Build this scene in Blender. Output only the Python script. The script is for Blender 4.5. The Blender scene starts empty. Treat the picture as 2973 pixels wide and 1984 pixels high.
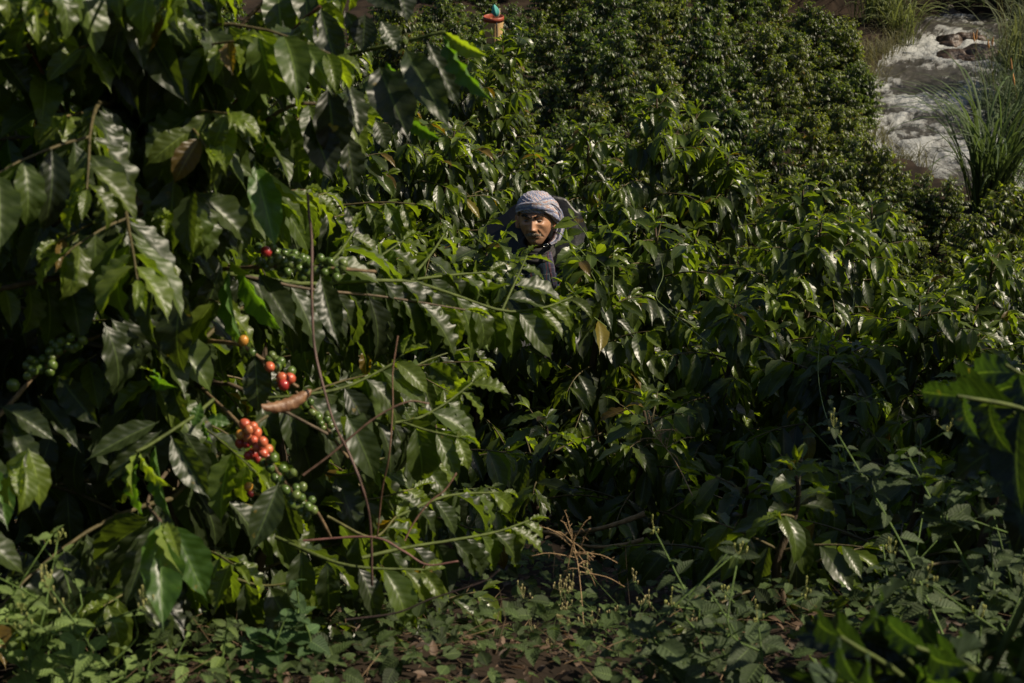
import bpy, math, random
import numpy as np
from mathutils import Vector, Matrix
rad = math.radians
sc = bpy.context.scene
COL = sc.collection

# ------------------------------------------------------------------ camera, sky, sun, exposure
PITCH = rad(24.0); FPX = 4955.0; CAMZ = 10.0
cd = bpy.data.cameras.new("camera"); cam = bpy.data.objects.new("camera", cd); COL.objects.link(cam)
cd.sensor_width = 36.0; cd.lens = 60.0; cd.clip_start = 0.05; cd.clip_end = 3000
cam.location = (0, 0, CAMZ); cam.rotation_euler = (rad(90) - PITCH, 0, 0)
cd.dof.use_dof = True; cd.dof.focus_distance = 7.75; cd.dof.aperture_fstop = 10.5
sc.camera = cam
SUNV = Vector((0.72, -0.04, 0.68)).normalized()
world = bpy.data.worlds.new("World"); sc.world = world; world.use_nodes = True
nt = world.node_tree; nt.nodes.clear()
sky = nt.nodes.new("ShaderNodeTexSky"); sky.sky_type = 'NISHITA'; sky.sun_disc = False
sky.sun_elevation = math.asin(SUNV.z); sky.sun_rotation = math.atan2(SUNV.x, SUNV.y)
bg = nt.nodes.new("ShaderNodeBackground"); bg.inputs[1].default_value = 0.065
wo = nt.nodes.new("ShaderNodeOutputWorld")
nt.links.new(sky.outputs[0], bg.inputs[0]); nt.links.new(bg.outputs[0], wo.inputs[0])
sl = bpy.data.lights.new("sun", 'SUN'); sl.energy = 5.0; sl.angle = rad(0.53); sl.color = (1.0, 0.87, 0.68)
so = bpy.data.objects.new("sun", sl); COL.objects.link(so)
so.rotation_euler = SUNV.to_track_quat('Z', 'Y').to_euler()
sc.view_settings.view_transform = 'Standard'; sc.view_settings.look = 'None'
sc.view_settings.exposure = 0.32; sc.view_settings.gamma = 1.0
sc.render.engine = 'CYCLES'
sc.cycles.max_bounces = 6; sc.cycles.diffuse_bounces = 2; sc.cycles.glossy_bounces = 2
sc.cycles.transmission_bounces = 4; sc.cycles.transparent_max_bounces = 4
sc.cycles.use_adaptive_sampling = True

# ------------------------------------------------------------------ helpers
CF = np.array([0, math.cos(PITCH), -math.sin(PITCH)]); CR = np.array([1., 0, 0]); CU = np.array([0, math.sin(PITCH), math.cos(PITCH)])
CC = np.array([0, 0, CAMZ])
def P(px, py, d):
    """world point seen at pixel px,py of the 2973 px wide photograph at depth d metres"""
    return CC + d * (CF + (px - 1486.5) / FPX * CR - (py - 992.0) / FPX * CU)
def nrm(v):
    v = np.asarray(v, float); return v / (np.linalg.norm(v, axis=-1, keepdims=True) + 1e-12)
def tag(o, label=None, cat=None, group=None, kind=None):
    if label: o['label'] = label
    if cat: o['category'] = cat
    if group: o['group'] = group
    if kind: o['kind'] = kind
    return o
def empty(name, loc, label=None, cat=None, group=None, kind=None):
    o = bpy.data.objects.new(name, None); o.location = [float(a) for a in loc]; COL.objects.link(o)
    o.empty_display_size = 0.1
    return tag(o, label, cat, group, kind)
def link(name, me, mat, parent=None, loc=None):
    o = bpy.data.objects.new(name, me)
    if mat is not None and len(me.materials) == 0: me.materials.append(mat)
    COL.objects.link(o)
    if parent is not None:
        o.parent = parent
    if loc is not None: o.location = [float(a) for a in loc]
    return o
def mesh_np(name, V, Q, uv=None, tint=None, smooth=True):
    """V (n,3), Q (m,4) or (m,3); uv (n,2) per vertex; tint (n,4) per vertex"""
    me = bpy.data.meshes.new(name); V = np.asarray(V, np.float32); Q = np.asarray(Q, np.int32)
    k = Q.shape[1]
    me.vertices.add(len(V)); me.vertices.foreach_set("co", V.ravel())
    me.loops.add(Q.size); me.loops.foreach_set("vertex_index", Q.ravel())
    me.polygons.add(len(Q)); me.polygons.foreach_set("loop_start", np.arange(0, Q.size, k, dtype=np.int32))
    if smooth: me.polygons.foreach_set("use_smooth", np.ones(len(Q), dtype=bool))
    if uv is not None:
        l = me.uv_layers.new(name="UVMap"); l.data.foreach_set("uv", np.asarray(uv, np.float32)[Q.ravel()].ravel())
    if tint is not None:
        a = me.attributes.new("tint", 'FLOAT_COLOR', 'POINT'); a.data.foreach_set("color", np.asarray(tint, np.float32).ravel())
    me.update(calc_edges=True); me.validate()
    return me
def _h(ix, iy, s):
    n = (ix.astype(np.int64) * 374761393 + iy.astype(np.int64) * 668265263 + s * 974634777) & 0xffffffff
    n = ((n ^ (n >> 13)) * 1274126177) & 0xffffffff
    return ((n ^ (n >> 16)) & 0xffff) / 65535.0
def vnoise(x, y, s=0):
    x = np.asarray(x, float); y = np.asarray(y, float)
    ix = np.floor(x); iy = np.floor(y); fx = x - ix; fy = y - iy
    fx = fx * fx * (3 - 2 * fx); fy = fy * fy * (3 - 2 * fy)
    a = _h(ix, iy, s); b = _h(ix + 1, iy, s); c = _h(ix, iy + 1, s); d = _h(ix + 1, iy + 1, s)
    return (a * (1 - fx) + b * fx) * (1 - fy) + (c * (1 - fx) + d * fx) * fy
def fbm(x, y, o=4, s=0):
    r = 0; a = 0.5
    for i in range(o):
        r = r + a * vnoise(x * 2 ** i, y * 2 ** i, s + i); a *= 0.5
    return r / (1 - 0.5 ** o)
def sstep(a, b, x):
    t = np.clip((x - a) / (b - a), 0, 1); return t * t * (3 - 2 * t)

# tubes -------------------------------------------------------------
class Tubes:
    def __init__(s): s.V = []; s.Q = []; s.n = 0; s.T = []
    def add(s, pts, r0, r1, sides=6, bump=0.0, rng=None, tint=(1, 1, 1, 1)):
        pts = np.asarray(pts, float); m = len(pts)
        t = np.gradient(pts, axis=0); t = nrm(t)
        ref = np.array([0.31, 0.17, 0.93]) if abs(nrm(pts[-1] - pts[0])[2]) < 0.8 else np.array([0.95, 0.2, 0.1])
        a = nrm(np.cross(t, ref)); b = np.cross(t, a)
        r = np.linspace(r0, r1, m) if np.isscalar(r0) and np.isscalar(r1) else np.asarray(r0)
        if bump and rng is not None: r = r * (1 + rng.uniform(-bump, bump, m))
        an = np.linspace(0, 2 * math.pi, sides, endpoint=False)
        R = pts[:, None] + r[:, None, None] * (np.cos(an)[None, :, None] * a[:, None] + np.sin(an)[None, :, None] * b[:, None])
        V = np.concatenate([R.reshape(-1, 3), pts[-1:] + t[-1:] * r[-1]])
        i = np.arange(m - 1)[:, None] * sides; j = np.arange(sides)[None]; j2 = (j + 1) % sides
        Q = np.stack([i + j, i + j2, i + sides + j2, i + sides + j], -1).reshape(-1, 4)
        e = (m - 1) * sides; k = np.arange(0, sides - 1, 2)
        cap = np.stack([e + k, e + k + 1, e + (k + 2) % sides, np.full_like(k, m * sides)], -1)
        s.V.append(V); s.Q.append(np.concatenate([Q, cap]) + s.n); s.n += len(V); s.T.append(np.tile(tint, (len(V), 1)))
    def build(s, name, mat, parent=None, origin=(0, 0, 0)):
        V = np.concatenate(s.V) - np.asarray(origin)
        return link(name, mesh_np(name, V, np.concatenate(s.Q), tint=np.concatenate(s.T)), mat, parent)
def smooth_line(pts, n=16):
    pts = np.asarray(pts, float); m = len(pts)
    P0 = np.vstack([2 * pts[0] - pts[1], pts, 2 * pts[-1] - pts[-2]]); out = []
    for u in np.linspace(0, m - 1 - 1e-6, n):
        i = int(u); t = u - i; a, b, c, d = P0[i], P0[i + 1], P0[i + 2], P0[i + 3]
        out.append(0.5 * ((2 * b) + (-a + c) * t + (2 * a - 5 * b + 4 * c - d) * t * t + (-a + 3 * b - 3 * c + d) * t ** 3))
    return np.array(out)

# leaves --------------------------------------------------------------
def leaf_templates(kind, nu, nv, K, seed, flat=False):
    rng = np.random.default_rng(seed); out = []
    t = np.linspace(0, 1, nu + 1); v = np.linspace(-1, 1, 2 * nv + 1)
    if kind == 'coffee':
        s = np.clip((t - 0.04) / 0.87, 0, 1); hw = np.sin(math.pi * s ** 0.92) ** 0.82
        hw = np.maximum(hw, np.where(t > 0.8, 0.55 * (1 - t), 0.0)); hw = np.maximum(hw, 0.035 * (1 - t))
    elif kind == 'ovate':
        s = np.clip((t - 0.10) / 0.9, 0, 1); hw = np.sin(math.pi * s ** 0.62) ** 0.9; hw = np.maximum(hw, 0.04 * (1 - t))
    elif kind == 'heart':
        s = np.clip((t - 0.02) / 0.98, 0, 1); hw = np.sin(math.pi * s ** 0.42) ** 0.8; hw = np.maximum(hw, 0.03 * (1 - t))
    for k in range(K):
        bend = rng.uniform(0.35, 1.6) if kind == 'coffee' else rng.uniform(0.1, 0.7)
        if flat: bend = rng.uniform(0.05, 0.5)
        th = bend * t ** 1.3
        dy = np.cos(th); dz = -np.sin(th)
        y = np.concatenate([[0], np.cumsum((dy[1:] + dy[:-1]) / 2)]) / nu
        z = np.concatenate([[0], np.cumsum((dz[1:] + dz[:-1]) / 2)]) / nu
        fold = rng.uniform(0.04, 0.13); amp = rng.uniform(0.018, 0.050) if nu >= 8 else 0.0
        T, Vv = np.meshgrid(t, v, indexing='ij'); H = hw[:, None] * np.ones_like(Vv)
        kf = rng.uniform(4.0, 6.5); ph = np.where(Vv < 0, rng.uniform(0, 6.28), rng.uniform(0, 6.28))
        oz = fold * np.abs(Vv) * H + amp * H * Vv ** 2 * np.sin(2 * math.pi * kf * T + ph)
        if nu >= 16 and kind == 'coffee':
            oz += 0.0045 * H * np.sin(math.pi * np.abs(Vv)) * np.cos(2 * math.pi * (8.5 * T - 1.5 * np.abs(Vv)))
        X = Vv * H * 0.5 * (1 - 0.1 * fold)
        X = X * (1 + (0.03 * np.sin(2 * math.pi * kf * T + ph + 1) if nu >= 8 else 0))
        side = rng.uniform(-0.07, 0.07); Xs = side * T ** 2
        sy = np.sin(th)[:, None]; cz = np.cos(th)[:, None]
        co = np.stack([X, y[:, None] + oz * sy, z[:, None] + oz * cz, Xs], -1).reshape(-1, 4)
        out.append(co)
    nw = 2 * nv + 1; i = np.arange(nu)[:, None] * nw; j = np.arange(2 * nv)[None]
    Q = np.stack([i + j, i + j + 1, i + nw + j + 1, i + nw + j], -1).reshape(-1, 4)
    T, Vv = np.meshgrid(t, v, indexing='ij'); uv = np.stack([Vv * 0.5 + 0.5, T], -1).reshape(-1, 2)
    return np.array(out), Q, uv
TPL = {('coffee', 0): leaf_templates('coffee', 22, 3, 14, 1), ('coffee', 1): leaf_templates('coffee', 10, 2, 12, 2),
       ('coffee', 2): leaf_templates('coffee', 3, 1, 8, 3), ('ovate', 0): leaf_templates('ovate', 10, 2, 8, 4),
       ('heart', 0): leaf_templates('heart', 10, 2, 8, 5), ('ovate', 2): leaf_templates('ovate', 3, 1, 6, 6)}
_f = leaf_templates('coffee', 22, 3, 8, 7, True)
TPL[('coffee', 0)] = (np.concatenate([TPL[('coffee', 0)][0], _f[0]]), _f[1], _f[2])
class Leaves:
    def __init__(s): s.flat = set(); s.b = []; s.d = []; s.n = []; s.L = []; s.W = []; s.t = []
    def add(s, base, d, n, L, W, tint):
        s.b.append(base); s.d.append(d); s.n.append(n); s.L.append(L); s.W.append(W); s.t.append(tint)
    def build(s, name, mat, parent=None, origin=(0, 0, 0), kind='coffee', lod=1, seed=0):
        rng = np.random.default_rng(seed); T, Q, uv = TPL[(kind, lod)]
        N = len(s.b); b = np.array(s.b) - np.asarray(origin); d = nrm(np.array(s.d)); n = np.array(s.n, float)
        n = nrm(n - (n * d).sum(1, keepdims=True) * d); sd = np.cross(d, n)
        L = np.array(s.L)[:, None, None]; W = np.array(s.W)[:, None, None]
        if (kind, lod) == ('coffee', 0): idx = rng.integers(0, 14, N); fl = np.array(sorted(s.flat), int); idx[fl] = rng.integers(14, 22, len(fl)) if len(fl) else idx[fl]
        else: idx = rng.integers(0, len(T), N)
        co = T[idx]
        V = b[:, None] + sd[:, None] * (co[..., 0:1] * W + co[..., 3:4] * L) + d[:, None] * co[..., 1:2] * L + n[:, None] * co[..., 2:3] * L
        nvv = T.shape[1]
        QQ = (Q[None] + (np.arange(N) * nvv)[:, None, None]).reshape(-1, 4)
        tt = np.array(s.t, float); tt = np.concatenate([tt, rng.random((N, 1))], 1)
        tint = np.repeat(tt, nvv, axis=0)
        me = mesh_np(name, V.reshape(-1, 3), QQ, uv=np.tile(uv, (N, 1)), tint=tint)
        return link(name, me, mat, parent)
MATURE = np.array([0.0215, 0.0325, 0.0100]); YOUNG = np.array([0.082, 0.115, 0.014]); BRONZE = np.array([0.120, 0.080, 0.018]); MID = np.array([0.038, 0.058, 0.010])
def leaf_tint(rng, age):
    """age 0 = tip of the branch, 1 = old"""
    r = rng.random()
    if age < 0.12: c = YOUNG * rng.uniform(0.6, 1.15) if r > 0.07 else BRONZE * rng.uniform(0.5, 1.0)
    elif age < 0.35: c = MID * rng.uniform(0.7, 1.5)
    else: c = MATURE * rng.uniform(0.65, 1.6)
    if age > 0.4 and r > 0.994: c = np.array([0.16, 0.13, 0.02])
    return c
def leafy_branch(LV, rng, pts, L=0.15, nb=(0, 0, 0), start=0.3, step=0.06, droop=0.7, out=None, young=True, wr=0.42, tipsize=0.5):
    """opposite leaf pairs along a polyline"""
    pts = np.asarray(pts); seg = np.linalg.norm(np.diff(pts, axis=0), axis=1); cum = np.concatenate([[0], np.cumsum(seg)]); tot = cum[-1]
    s = max(start * tot, 0.03); k = 0
    while s < tot:
        i = min(np.searchsorted(cum, s) - 1, len(seg) - 1); i = max(i, 0); f = (s - cum[i]) / seg[i]
        p = pts[i] * (1 - f) + pts[i + 1] * f; b = nrm(pts[i + 1] - pts[i])
        age = (tot - s) / max(tot, 0.35)
        sz = L * (tipsize + (1 - tipsize) * min(1, age / 0.22)) * rng.uniform(0.8, 1.15)
        upv = np.array([0, 0, 1.0]); side = np.cross(b, upv)
        side = nrm(side) if np.linalg.norm(side) > 0.15 else nrm(np.array([math.cos(k * 1.57 + 1), math.sin(k * 1.57 + 1), 0]))
        if abs(b[2]) > 0.75: side = np.array([math.cos(k * 1.57 + 1), math.sin(k * 1.57 + 1), 0])
        for sg in (-1, 1):
            if rng.random() < 0.08 and age > 0.3: continue
            dr = droop * rng.uniform(0.4, 1.5) * (0.45 + 0.75 * min(1, age * 2.2))
            d = b * rng.uniform(0.35, 0.75) + side * sg * rng.uniform(0.55, 0.95) + np.array([0, 0, -dr]) + rng.normal(0, 0.12, 3)
            d = nrm(d); n = upv * 0.75 + b * 0.15 + side * sg * 0.45 + rng.normal(0, 0.2, 3) + np.asarray(nb)
            LV.add(p, d, n, sz, sz * wr * rng.uniform(0.85, 1.15), leaf_tint(rng, age if young else 0.6))
        s += step * rng.uniform(0.8, 1.2) * (0.6 + 0.4 * min(1, age * 3)); k += 1
    if young:
        b = nrm(pts[-1] - pts[-2])
        for sg in (-1, 1):
            d = nrm(b + np.array([0, 0, 0.2]) + rng.normal(0, 0.2, 3)); LV.add(pts[-1], d, np.array([0, 0, 1.]) + rng.normal(0, .3, 3), L * 0.42, L * 0.13, YOUNG * rng.uniform(0.8, 1.2))
def arc_branch(rng, base, az, el, length, sag, n=9):
    pts = [np.array(base, float)]; d = np.array([math.cos(az) * math.cos(el), math.sin(az) * math.cos(el), math.sin(el)])
    st = length / (n - 1); wob = rng.normal(0, 0.05, 3)
    for i in range(n - 1):
        pts.append(pts[-1] + d * st); d = nrm(d + np.array([0, 0, -sag * st * 1.0]) + wob * 0.3 + rng.normal(0, 0.02, 3))
    return np.array(pts)

# ------------------------------------------------------------------ materials
def newmat(name):
    m = bpy.data.materials.new(name); m.use_nodes = True; t = m.node_tree; t.nodes.clear()
    return m, t, t.nodes, t.links
def mth(N, Lk, op, a, b=None, c=None):
    n = N.new("ShaderNodeMath"); n.operation = op
    for i, x in enumerate((a, b, c)):
        if x is None: continue
        if isinstance(x, (int, float)): n.inputs[i].default_value = x
        else: Lk.new(x, n.inputs[i])
    return n.outputs[0]
def mixc(N, Lk, f, a, b, mode='MIX'):
    n = N.new("ShaderNodeMix"); n.data_type = 'RGBA'; n.blend_type = mode
    for i, x in ((0, f), (6, a), (7, b)):
        if isinstance(x, (int, float)): n.inputs[i].default_value = x
        elif isinstance(x, tuple): n.inputs[i].default_value = (*x, 1)
        else: Lk.new(x, n.inputs[i])
    return n.outputs[2]
def leaf_mat(name, rough=0.33, trans=0.34, veins=1.0, tboost=(4.2, 4.3, 0.9), bump=0.5, under=1.7, spots=True, spec=0.5):
    m, t, N, Lk = newmat(name)
    at = N.new("ShaderNodeAttribute"); at.attribute_name = "tint"
    uv = N.new("ShaderNodeUVMap"); sx = N.new("ShaderNodeSeparateXYZ"); Lk.new(uv.outputs[0], sx.inputs[0])
    a = mth(N, Lk, 'MULTIPLY', mth(N, Lk, 'ABSOLUTE', mth(N, Lk, 'SUBTRACT', sx.outputs[0], 0.5)), 2.0)   # |v|
    mid = N.new("ShaderNodeMapRange"); mid.inputs[1].default_value = 0.025; mid.inputs[2].default_value = 0.075; mid.inputs[3].default_value = 1; mid.inputs[4].default_value = 0; Lk.new(a, mid.inputs[0])
    ph = mth(N, Lk, 'SUBTRACT', mth(N, Lk, 'MULTIPLY', sx.outputs[1], 9.0), mth(N, Lk, 'MULTIPLY', a, 1.5))
    w = mth(N, Lk, 'COSINE', mth(N, Lk, 'MULTIPLY', ph, 6.2832))
    ve = N.new("ShaderNodeMapRange"); ve.inputs[1].default_value = -0.86; ve.inputs[2].default_value = -1.0; ve.inputs[3].default_value = 0; ve.inputs[4].default_value = 0.18; Lk.new(w, ve.inputs[0])
    vv = mth(N, Lk, 'MULTIPLY', mth(N, Lk, 'MAXIMUM', mid.outputs[0], ve.outputs[0]), veins)
    tc = N.new("ShaderNodeTexCoord"); no = N.new("ShaderNodeTexNoise"); no.inputs['Scale'].default_value = 22; no.inputs['Detail'].default_value = 3; Lk.new(tc.outputs['Object'], no.inputs[0])
    mr = N.new("ShaderNodeMapRange"); mr.inputs[3].default_value = 0.7; mr.inputs[4].default_value = 1.35; Lk.new(no.outputs[0], mr.inputs[0])
    vm = N.new("ShaderNodeVectorMath"); vm.operation = 'SCALE'; Lk.new(at.outputs[0], vm.inputs[0]); Lk.new(mr.outputs[0], vm.inputs[3])
    base = vm.outputs[0]
    vl = N.new("ShaderNodeVectorMath"); vl.operation = 'MULTIPLY_ADD'; Lk.new(base, vl.inputs[0]); vl.inputs[1].default_value = (1.6, 1.5, 1.5); vl.inputs[2].default_value = (0.03, 0.045, 0.012)
    base = mixc(N, Lk, vv, base, vl.outputs[0])
    if spots:                                                   # leaf spot and chewed yellow blotches on some leaves
        n2 = N.new("ShaderNodeTexNoise"); n2.inputs['Scale'].default_value = 45; n2.inputs['Detail'].default_value = 2; Lk.new(tc.outputs['Object'], n2.inputs[0])
        s1 = N.new("ShaderNodeMapRange"); s1.inputs[1].default_value = 0.70; s1.inputs[2].default_value = 0.76; Lk.new(n2.outputs[0], s1.inputs[0])
        s2 = mth(N, Lk, 'MULTIPLY', s1.outputs[0], mth(N, Lk, 'GREATER_THAN', at.outputs[3], 0.6))
        base = mixc(N, Lk, mth(N, Lk, 'MULTIPLY', s2, 0.7), base, (0.16, 0.12, 0.03))
    geo = N.new("ShaderNodeNewGeometry")
    vu = N.new("ShaderNodeVectorMath"); vu.operation = 'MULTIPLY_ADD'; Lk.new(base, vu.inputs[0]); vu.inputs[1].default_value = (under, under, under); vu.inputs[2].default_value = (0.008, 0.012, 0.006)
    topbot = mixc(N, Lk, geo.outputs['Backfacing'], base, vu.outputs[0])
    bp = N.new("ShaderNodeBump"); bp.inputs['Strength'].default_value = bump; bp.inputs['Distance'].default_value = 0.003
    nf = N.new("ShaderNodeTexNoise"); nf.inputs['Scale'].default_value = 160; nf.inputs['Detail'].default_value = 2; Lk.new(tc.outputs['Object'], nf.inputs[0])
    hgt = mth(N, Lk, 'ADD', mth(N, Lk, 'MULTIPLY', w, 0.5), mth(N, Lk, 'MULTIPLY', nf.outputs[0], 0.7)); Lk.new(hgt, bp.inputs['Height'])
    pr = N.new("ShaderNodeBsdfPrincipled"); Lk.new(topbot, pr.inputs['Base Color'])
    rr = mth(N, Lk, 'ADD', mth(N, Lk, 'MULTIPLY', geo.outputs['Backfacing'], 0.25), mth(N, Lk, 'MULTIPLY_ADD', no.outputs[0], 0.22, rough - 0.11))
    Lk.new(rr, pr.inputs['Roughness']); pr.inputs['Specular IOR Level'].default_value = spec; Lk.new(bp.outputs[0], pr.inputs['Normal'])
    tb = N.new("ShaderNodeVectorMath"); tb.operation = 'MULTIPLY'; Lk.new(base, tb.inputs[0]); tb.inputs[1].default_value = tboost
    tr = N.new("ShaderNodeBsdfTranslucent"); Lk.new(tb.outputs[0], tr.inputs[0]); Lk.new(bp.outputs[0], tr.inputs['Normal'])
    mx = N.new("ShaderNodeMixShader"); mx.inputs[0].default_value = trans; Lk.new(pr.outputs[0], mx.inputs[1]); Lk.new(tr.outputs[0], mx.inputs[2])
    o = N.new("ShaderNodeOutputMaterial"); Lk.new(mx.outputs[0], o.inputs[0])
    return m
def basic(name, col, rough=0.6, noise=0.3, scale=20, bump=0.3, bdist=0.005, spec=0.5, col2=None, metal=0.0, attr=False, coord='Object', stretch=None, coat=0.0, sss=0.0):
    m, t, N, Lk = newmat(name)
    tc = N.new("ShaderNodeTexCoord"); src = tc.outputs[coord]
    if stretch:
        mp = N.new("ShaderNodeMapping"); mp.inputs['Scale'].default_value = stretch; Lk.new(src, mp.inputs[0]); src = mp.outputs[0]
    no = N.new("ShaderNodeTexNoise"); no.inputs['Scale'].default_value = scale; no.inputs['Detail'].default_value = 6; Lk.new(src, no.inputs[0])
    mr = N.new("ShaderNodeMapRange"); mr.inputs[1].default_value = 0.3; mr.inputs[2].default_value = 0.7; Lk.new(no.outputs[0], mr.inputs[0])
    c2 = col2 or tuple(c * (1 - noise) for c in col)
    c = mixc(N, Lk, mr.outputs[0], c2, tuple(col))
    if attr:
        at = N.new("ShaderNodeAttribute"); at.attribute_name = "tint"; c = mixc(N, Lk, 1.0, c, at.outputs[0], 'MULTIPLY')
    pr = N.new("ShaderNodeBsdfPrincipled"); Lk.new(c, pr.inputs['Base Color']); pr.inputs['Roughness'].default_value = rough
    pr.inputs['Specular IOR Level'].default_value = spec; pr.inputs['Metallic'].default_value = metal; pr.inputs['Coat Weight'].default_value = coat
    if sss: pr.inputs['Subsurface Weight'].default_value = sss; pr.inputs['Subsurface Scale'].default_value = 0.01
    bp = N.new("ShaderNodeBump"); bp.inputs['Strength'].default_value = bump; bp.inputs['Distance'].default_value = bdist; Lk.new(no.outputs[0], bp.inputs['Height']); Lk.new(bp.outputs[0], pr.inputs['Normal'])
    o = N.new("ShaderNodeOutputMaterial"); Lk.new(pr.outputs[0], o.inputs[0]); return m
M_LEAF0 = leaf_mat('coffee_leaf_near', rough=0.42, bump=0.14, trans=0.38, spec=0.55, tboost=(4.9, 4.9, 1.0))
M_LEAF1 = leaf_mat('coffee_leaf', rough=0.35, bump=0.10, trans=0.40, tboost=(4.6, 4.5, 0.9), spec=0.5, veins=0.7)
M_LEAF2 = leaf_mat('coffee_leaf_far', rough=0.38, trans=0.36, spec=0.45, veins=0.0, bump=0.0, spots=False)
def per_shrub(m):
    t = m.node_tree; N = t.nodes; Lk = t.links; at = [n for n in N if n.type == 'ATTRIBUTE'][0]; oi = N.new("ShaderNodeObjectInfo")
    cr = N.new("ShaderNodeValToRGB"); cr.color_ramp.elements[0].color = (.85, .95, 1.0, 1); cr.color_ramp.elements[1].color = (1.65, 1.38, 1.25, 1); Lk.new(oi.outputs['Random'], cr.inputs[0])
    for l in [l for l in t.links if l.from_socket == at.outputs[0]]:
        to = l.to_socket; mm = N.new("ShaderNodeVectorMath"); mm.operation = 'MULTIPLY'; t.links.remove(l); Lk.new(at.outputs[0], mm.inputs[0]); Lk.new(cr.outputs[0], mm.inputs[1]); Lk.new(mm.outputs[0], to)
per_shrub(M_LEAF2)
M_WEED = leaf_mat('weed_leaf', rough=0.62, trans=0.35, tboost=(2.2, 2.2, 1.2), bump=0.35, under=1.3, spec=0.3)
M_GRASS = leaf_mat('grass_blade', rough=0.45, trans=0.35, veins=0.0, tboost=(2.0, 2.0, 1.2), bump=0.0, under=1.1, spots=False, spec=0.35)
M_DRY = leaf_mat('dry_leaf', rough=0.6, trans=0.2, veins=0.0, tboost=(1.6, 1.2, 0.8), bump=0.1, under=1.1, spec=0.3)
M_DRYL = basic('withered_leaf', (0.25, 0.135, 0.065), 0.5, scale=70, col2=(0.13, 0.06, 0.03), bump=0.5)
M_TRUNK = basic('bark', (0.12, 0.088, 0.058), 0.85, scale=9, col2=(0.030, 0.022, 0.015), bump=0.9, bdist=0.02, stretch=(6, 6, 1), spec=0.2)
M_BRANCH = basic('branch_bark', (0.13, 0.095, 0.06), 0.7, scale=60, col2=(0.055, 0.042, 0.024), bump=0.6, attr=True, spec=0.3)
M_SOIL = basic('soil', (0.040, 0.028, 0.019), 0.95, scale=2.2, col2=(0.014, 0.011, 0.008), bump=1.0, bdist=0.06, spec=0.1)
M_CHERRY = basic('coffee_cherry_skin', (0.9, 0.9, 0.9), 0.27, noise=0.25, scale=90, bump=0.05, attr=True, coat=0.15, sss=0.0)
M_STRAW = basic('straw', (0.36, 0.27, 0.16), 0.7, scale=60, noise=0.4, bump=0.2, attr=True, spec=0.2)

# ------------------------------------------------------------------ terrain
PY = np.array([-400, -30, 0, 1.5, 2.8, 4.6, 7.3, 9.0, 11.0, 13.0, 17.0, 20.0, 30.0, 60.0, 400.0])
PZ = np.array([120., 9.5, -1.35, -1.62, -1.96, -2.85, -4.15, -4.95, -5.6, -6.5, -9.0, -9.9, -10.05, -10.1, -10.2])
RIV = np.array([[17, 54], [14.2, 46], [12.4, 43.2], [11.2, 41.4], [10.25, 39], [9.4, 36.6], [8.75, 34.4], [8.85, 32.5], [9.7, 31.0], [12, 30.0], [17, 29], [24, 28], [40, 24], [80, 15]], float)
RBY = [29, 30, 31, 32.5, 34.4, 36.6, 39, 41.4, 43.2, 46, 54]; RBX = [17, 12, 9.7, 8.85, 8.75, 9.4, 10.25, 11.2, 12.4, 14.2, 17]
def riv_dist(x, y):
    x = np.asarray(x, float); y = np.asarray(y, float); best = np.full(x.shape, 1e9)
    for i in range(len(RIV) - 1):
        a = RIV[i]; b = RIV[i + 1]; ab = b - a
        t = np.clip(((x - a[0]) * ab[0] + (y - a[1]) * ab[1]) / (ab @ ab), 0, 1)
        best = np.minimum(best, np.hypot(x - a[0] - t * ab[0], y - a[1] - t * ab[1]))
    return best
def ground(x, y):
    x = np.asarray(x, float); y = np.asarray(y, float)
    z = np.interp(y, PY, PZ)
    w = sstep(3, 7, y) * (1 - sstep(12, 16, y))
    z = z + np.clip(-x, -6, 6) * 0.10 * w
    z = z + (fbm(x * 0.9, y * 0.9, 4, 5) - 0.5) * 0.30 + (fbm(x * 5, y * 5, 3, 9) - 0.5) * 0.07
    far = sstep(43.6, 45.6, y + 0.15 * (x - 9)) * 2.4 * (1 - np.exp(-((riv_dist(x, y)) / 0.5) ** 2) * 0) * sstep(-60, 5, x)               # bank behind the bend of the river
    z = z + far + sstep(60, 260, y) * 60 + sstep(40, 250, np.abs(x)) * 50
    d = riv_dist(x, y)
    return z - 1.3 * (1 - sstep(1.1, 1.9, d)) * (y < 47) + CAMZ
def build_ground():
    def ax(lo, hi, c, n, k):
        u = np.linspace(-1, 1, n); s = np.sinh(u * k) / np.sinh(k); return np.where(s < 0, c + s * (c - lo), c + s * (hi - c))
    X = ax(-260, 260, 2, 330, 4.6); Y = ax(-150, 380, 12, 420, 4.2)
    XX, YY = np.meshgrid(X, Y, indexing='xy'); Z = ground(XX, YY)
    V = np.stack([XX, YY, Z], -1).reshape(-1, 3); nx = len(X)
    i = np.arange(len(Y) - 1)[:, None] * nx; j = np.arange(nx - 1)[None]
    Q = np.stack([i + j, i + j + 1, i + nx + j + 1, i + nx + j], -1).reshape(-1, 4)
    tag(link('ground', mesh_np('ground', V, Q), M_SOIL), kind='structure')
build_ground()

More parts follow.
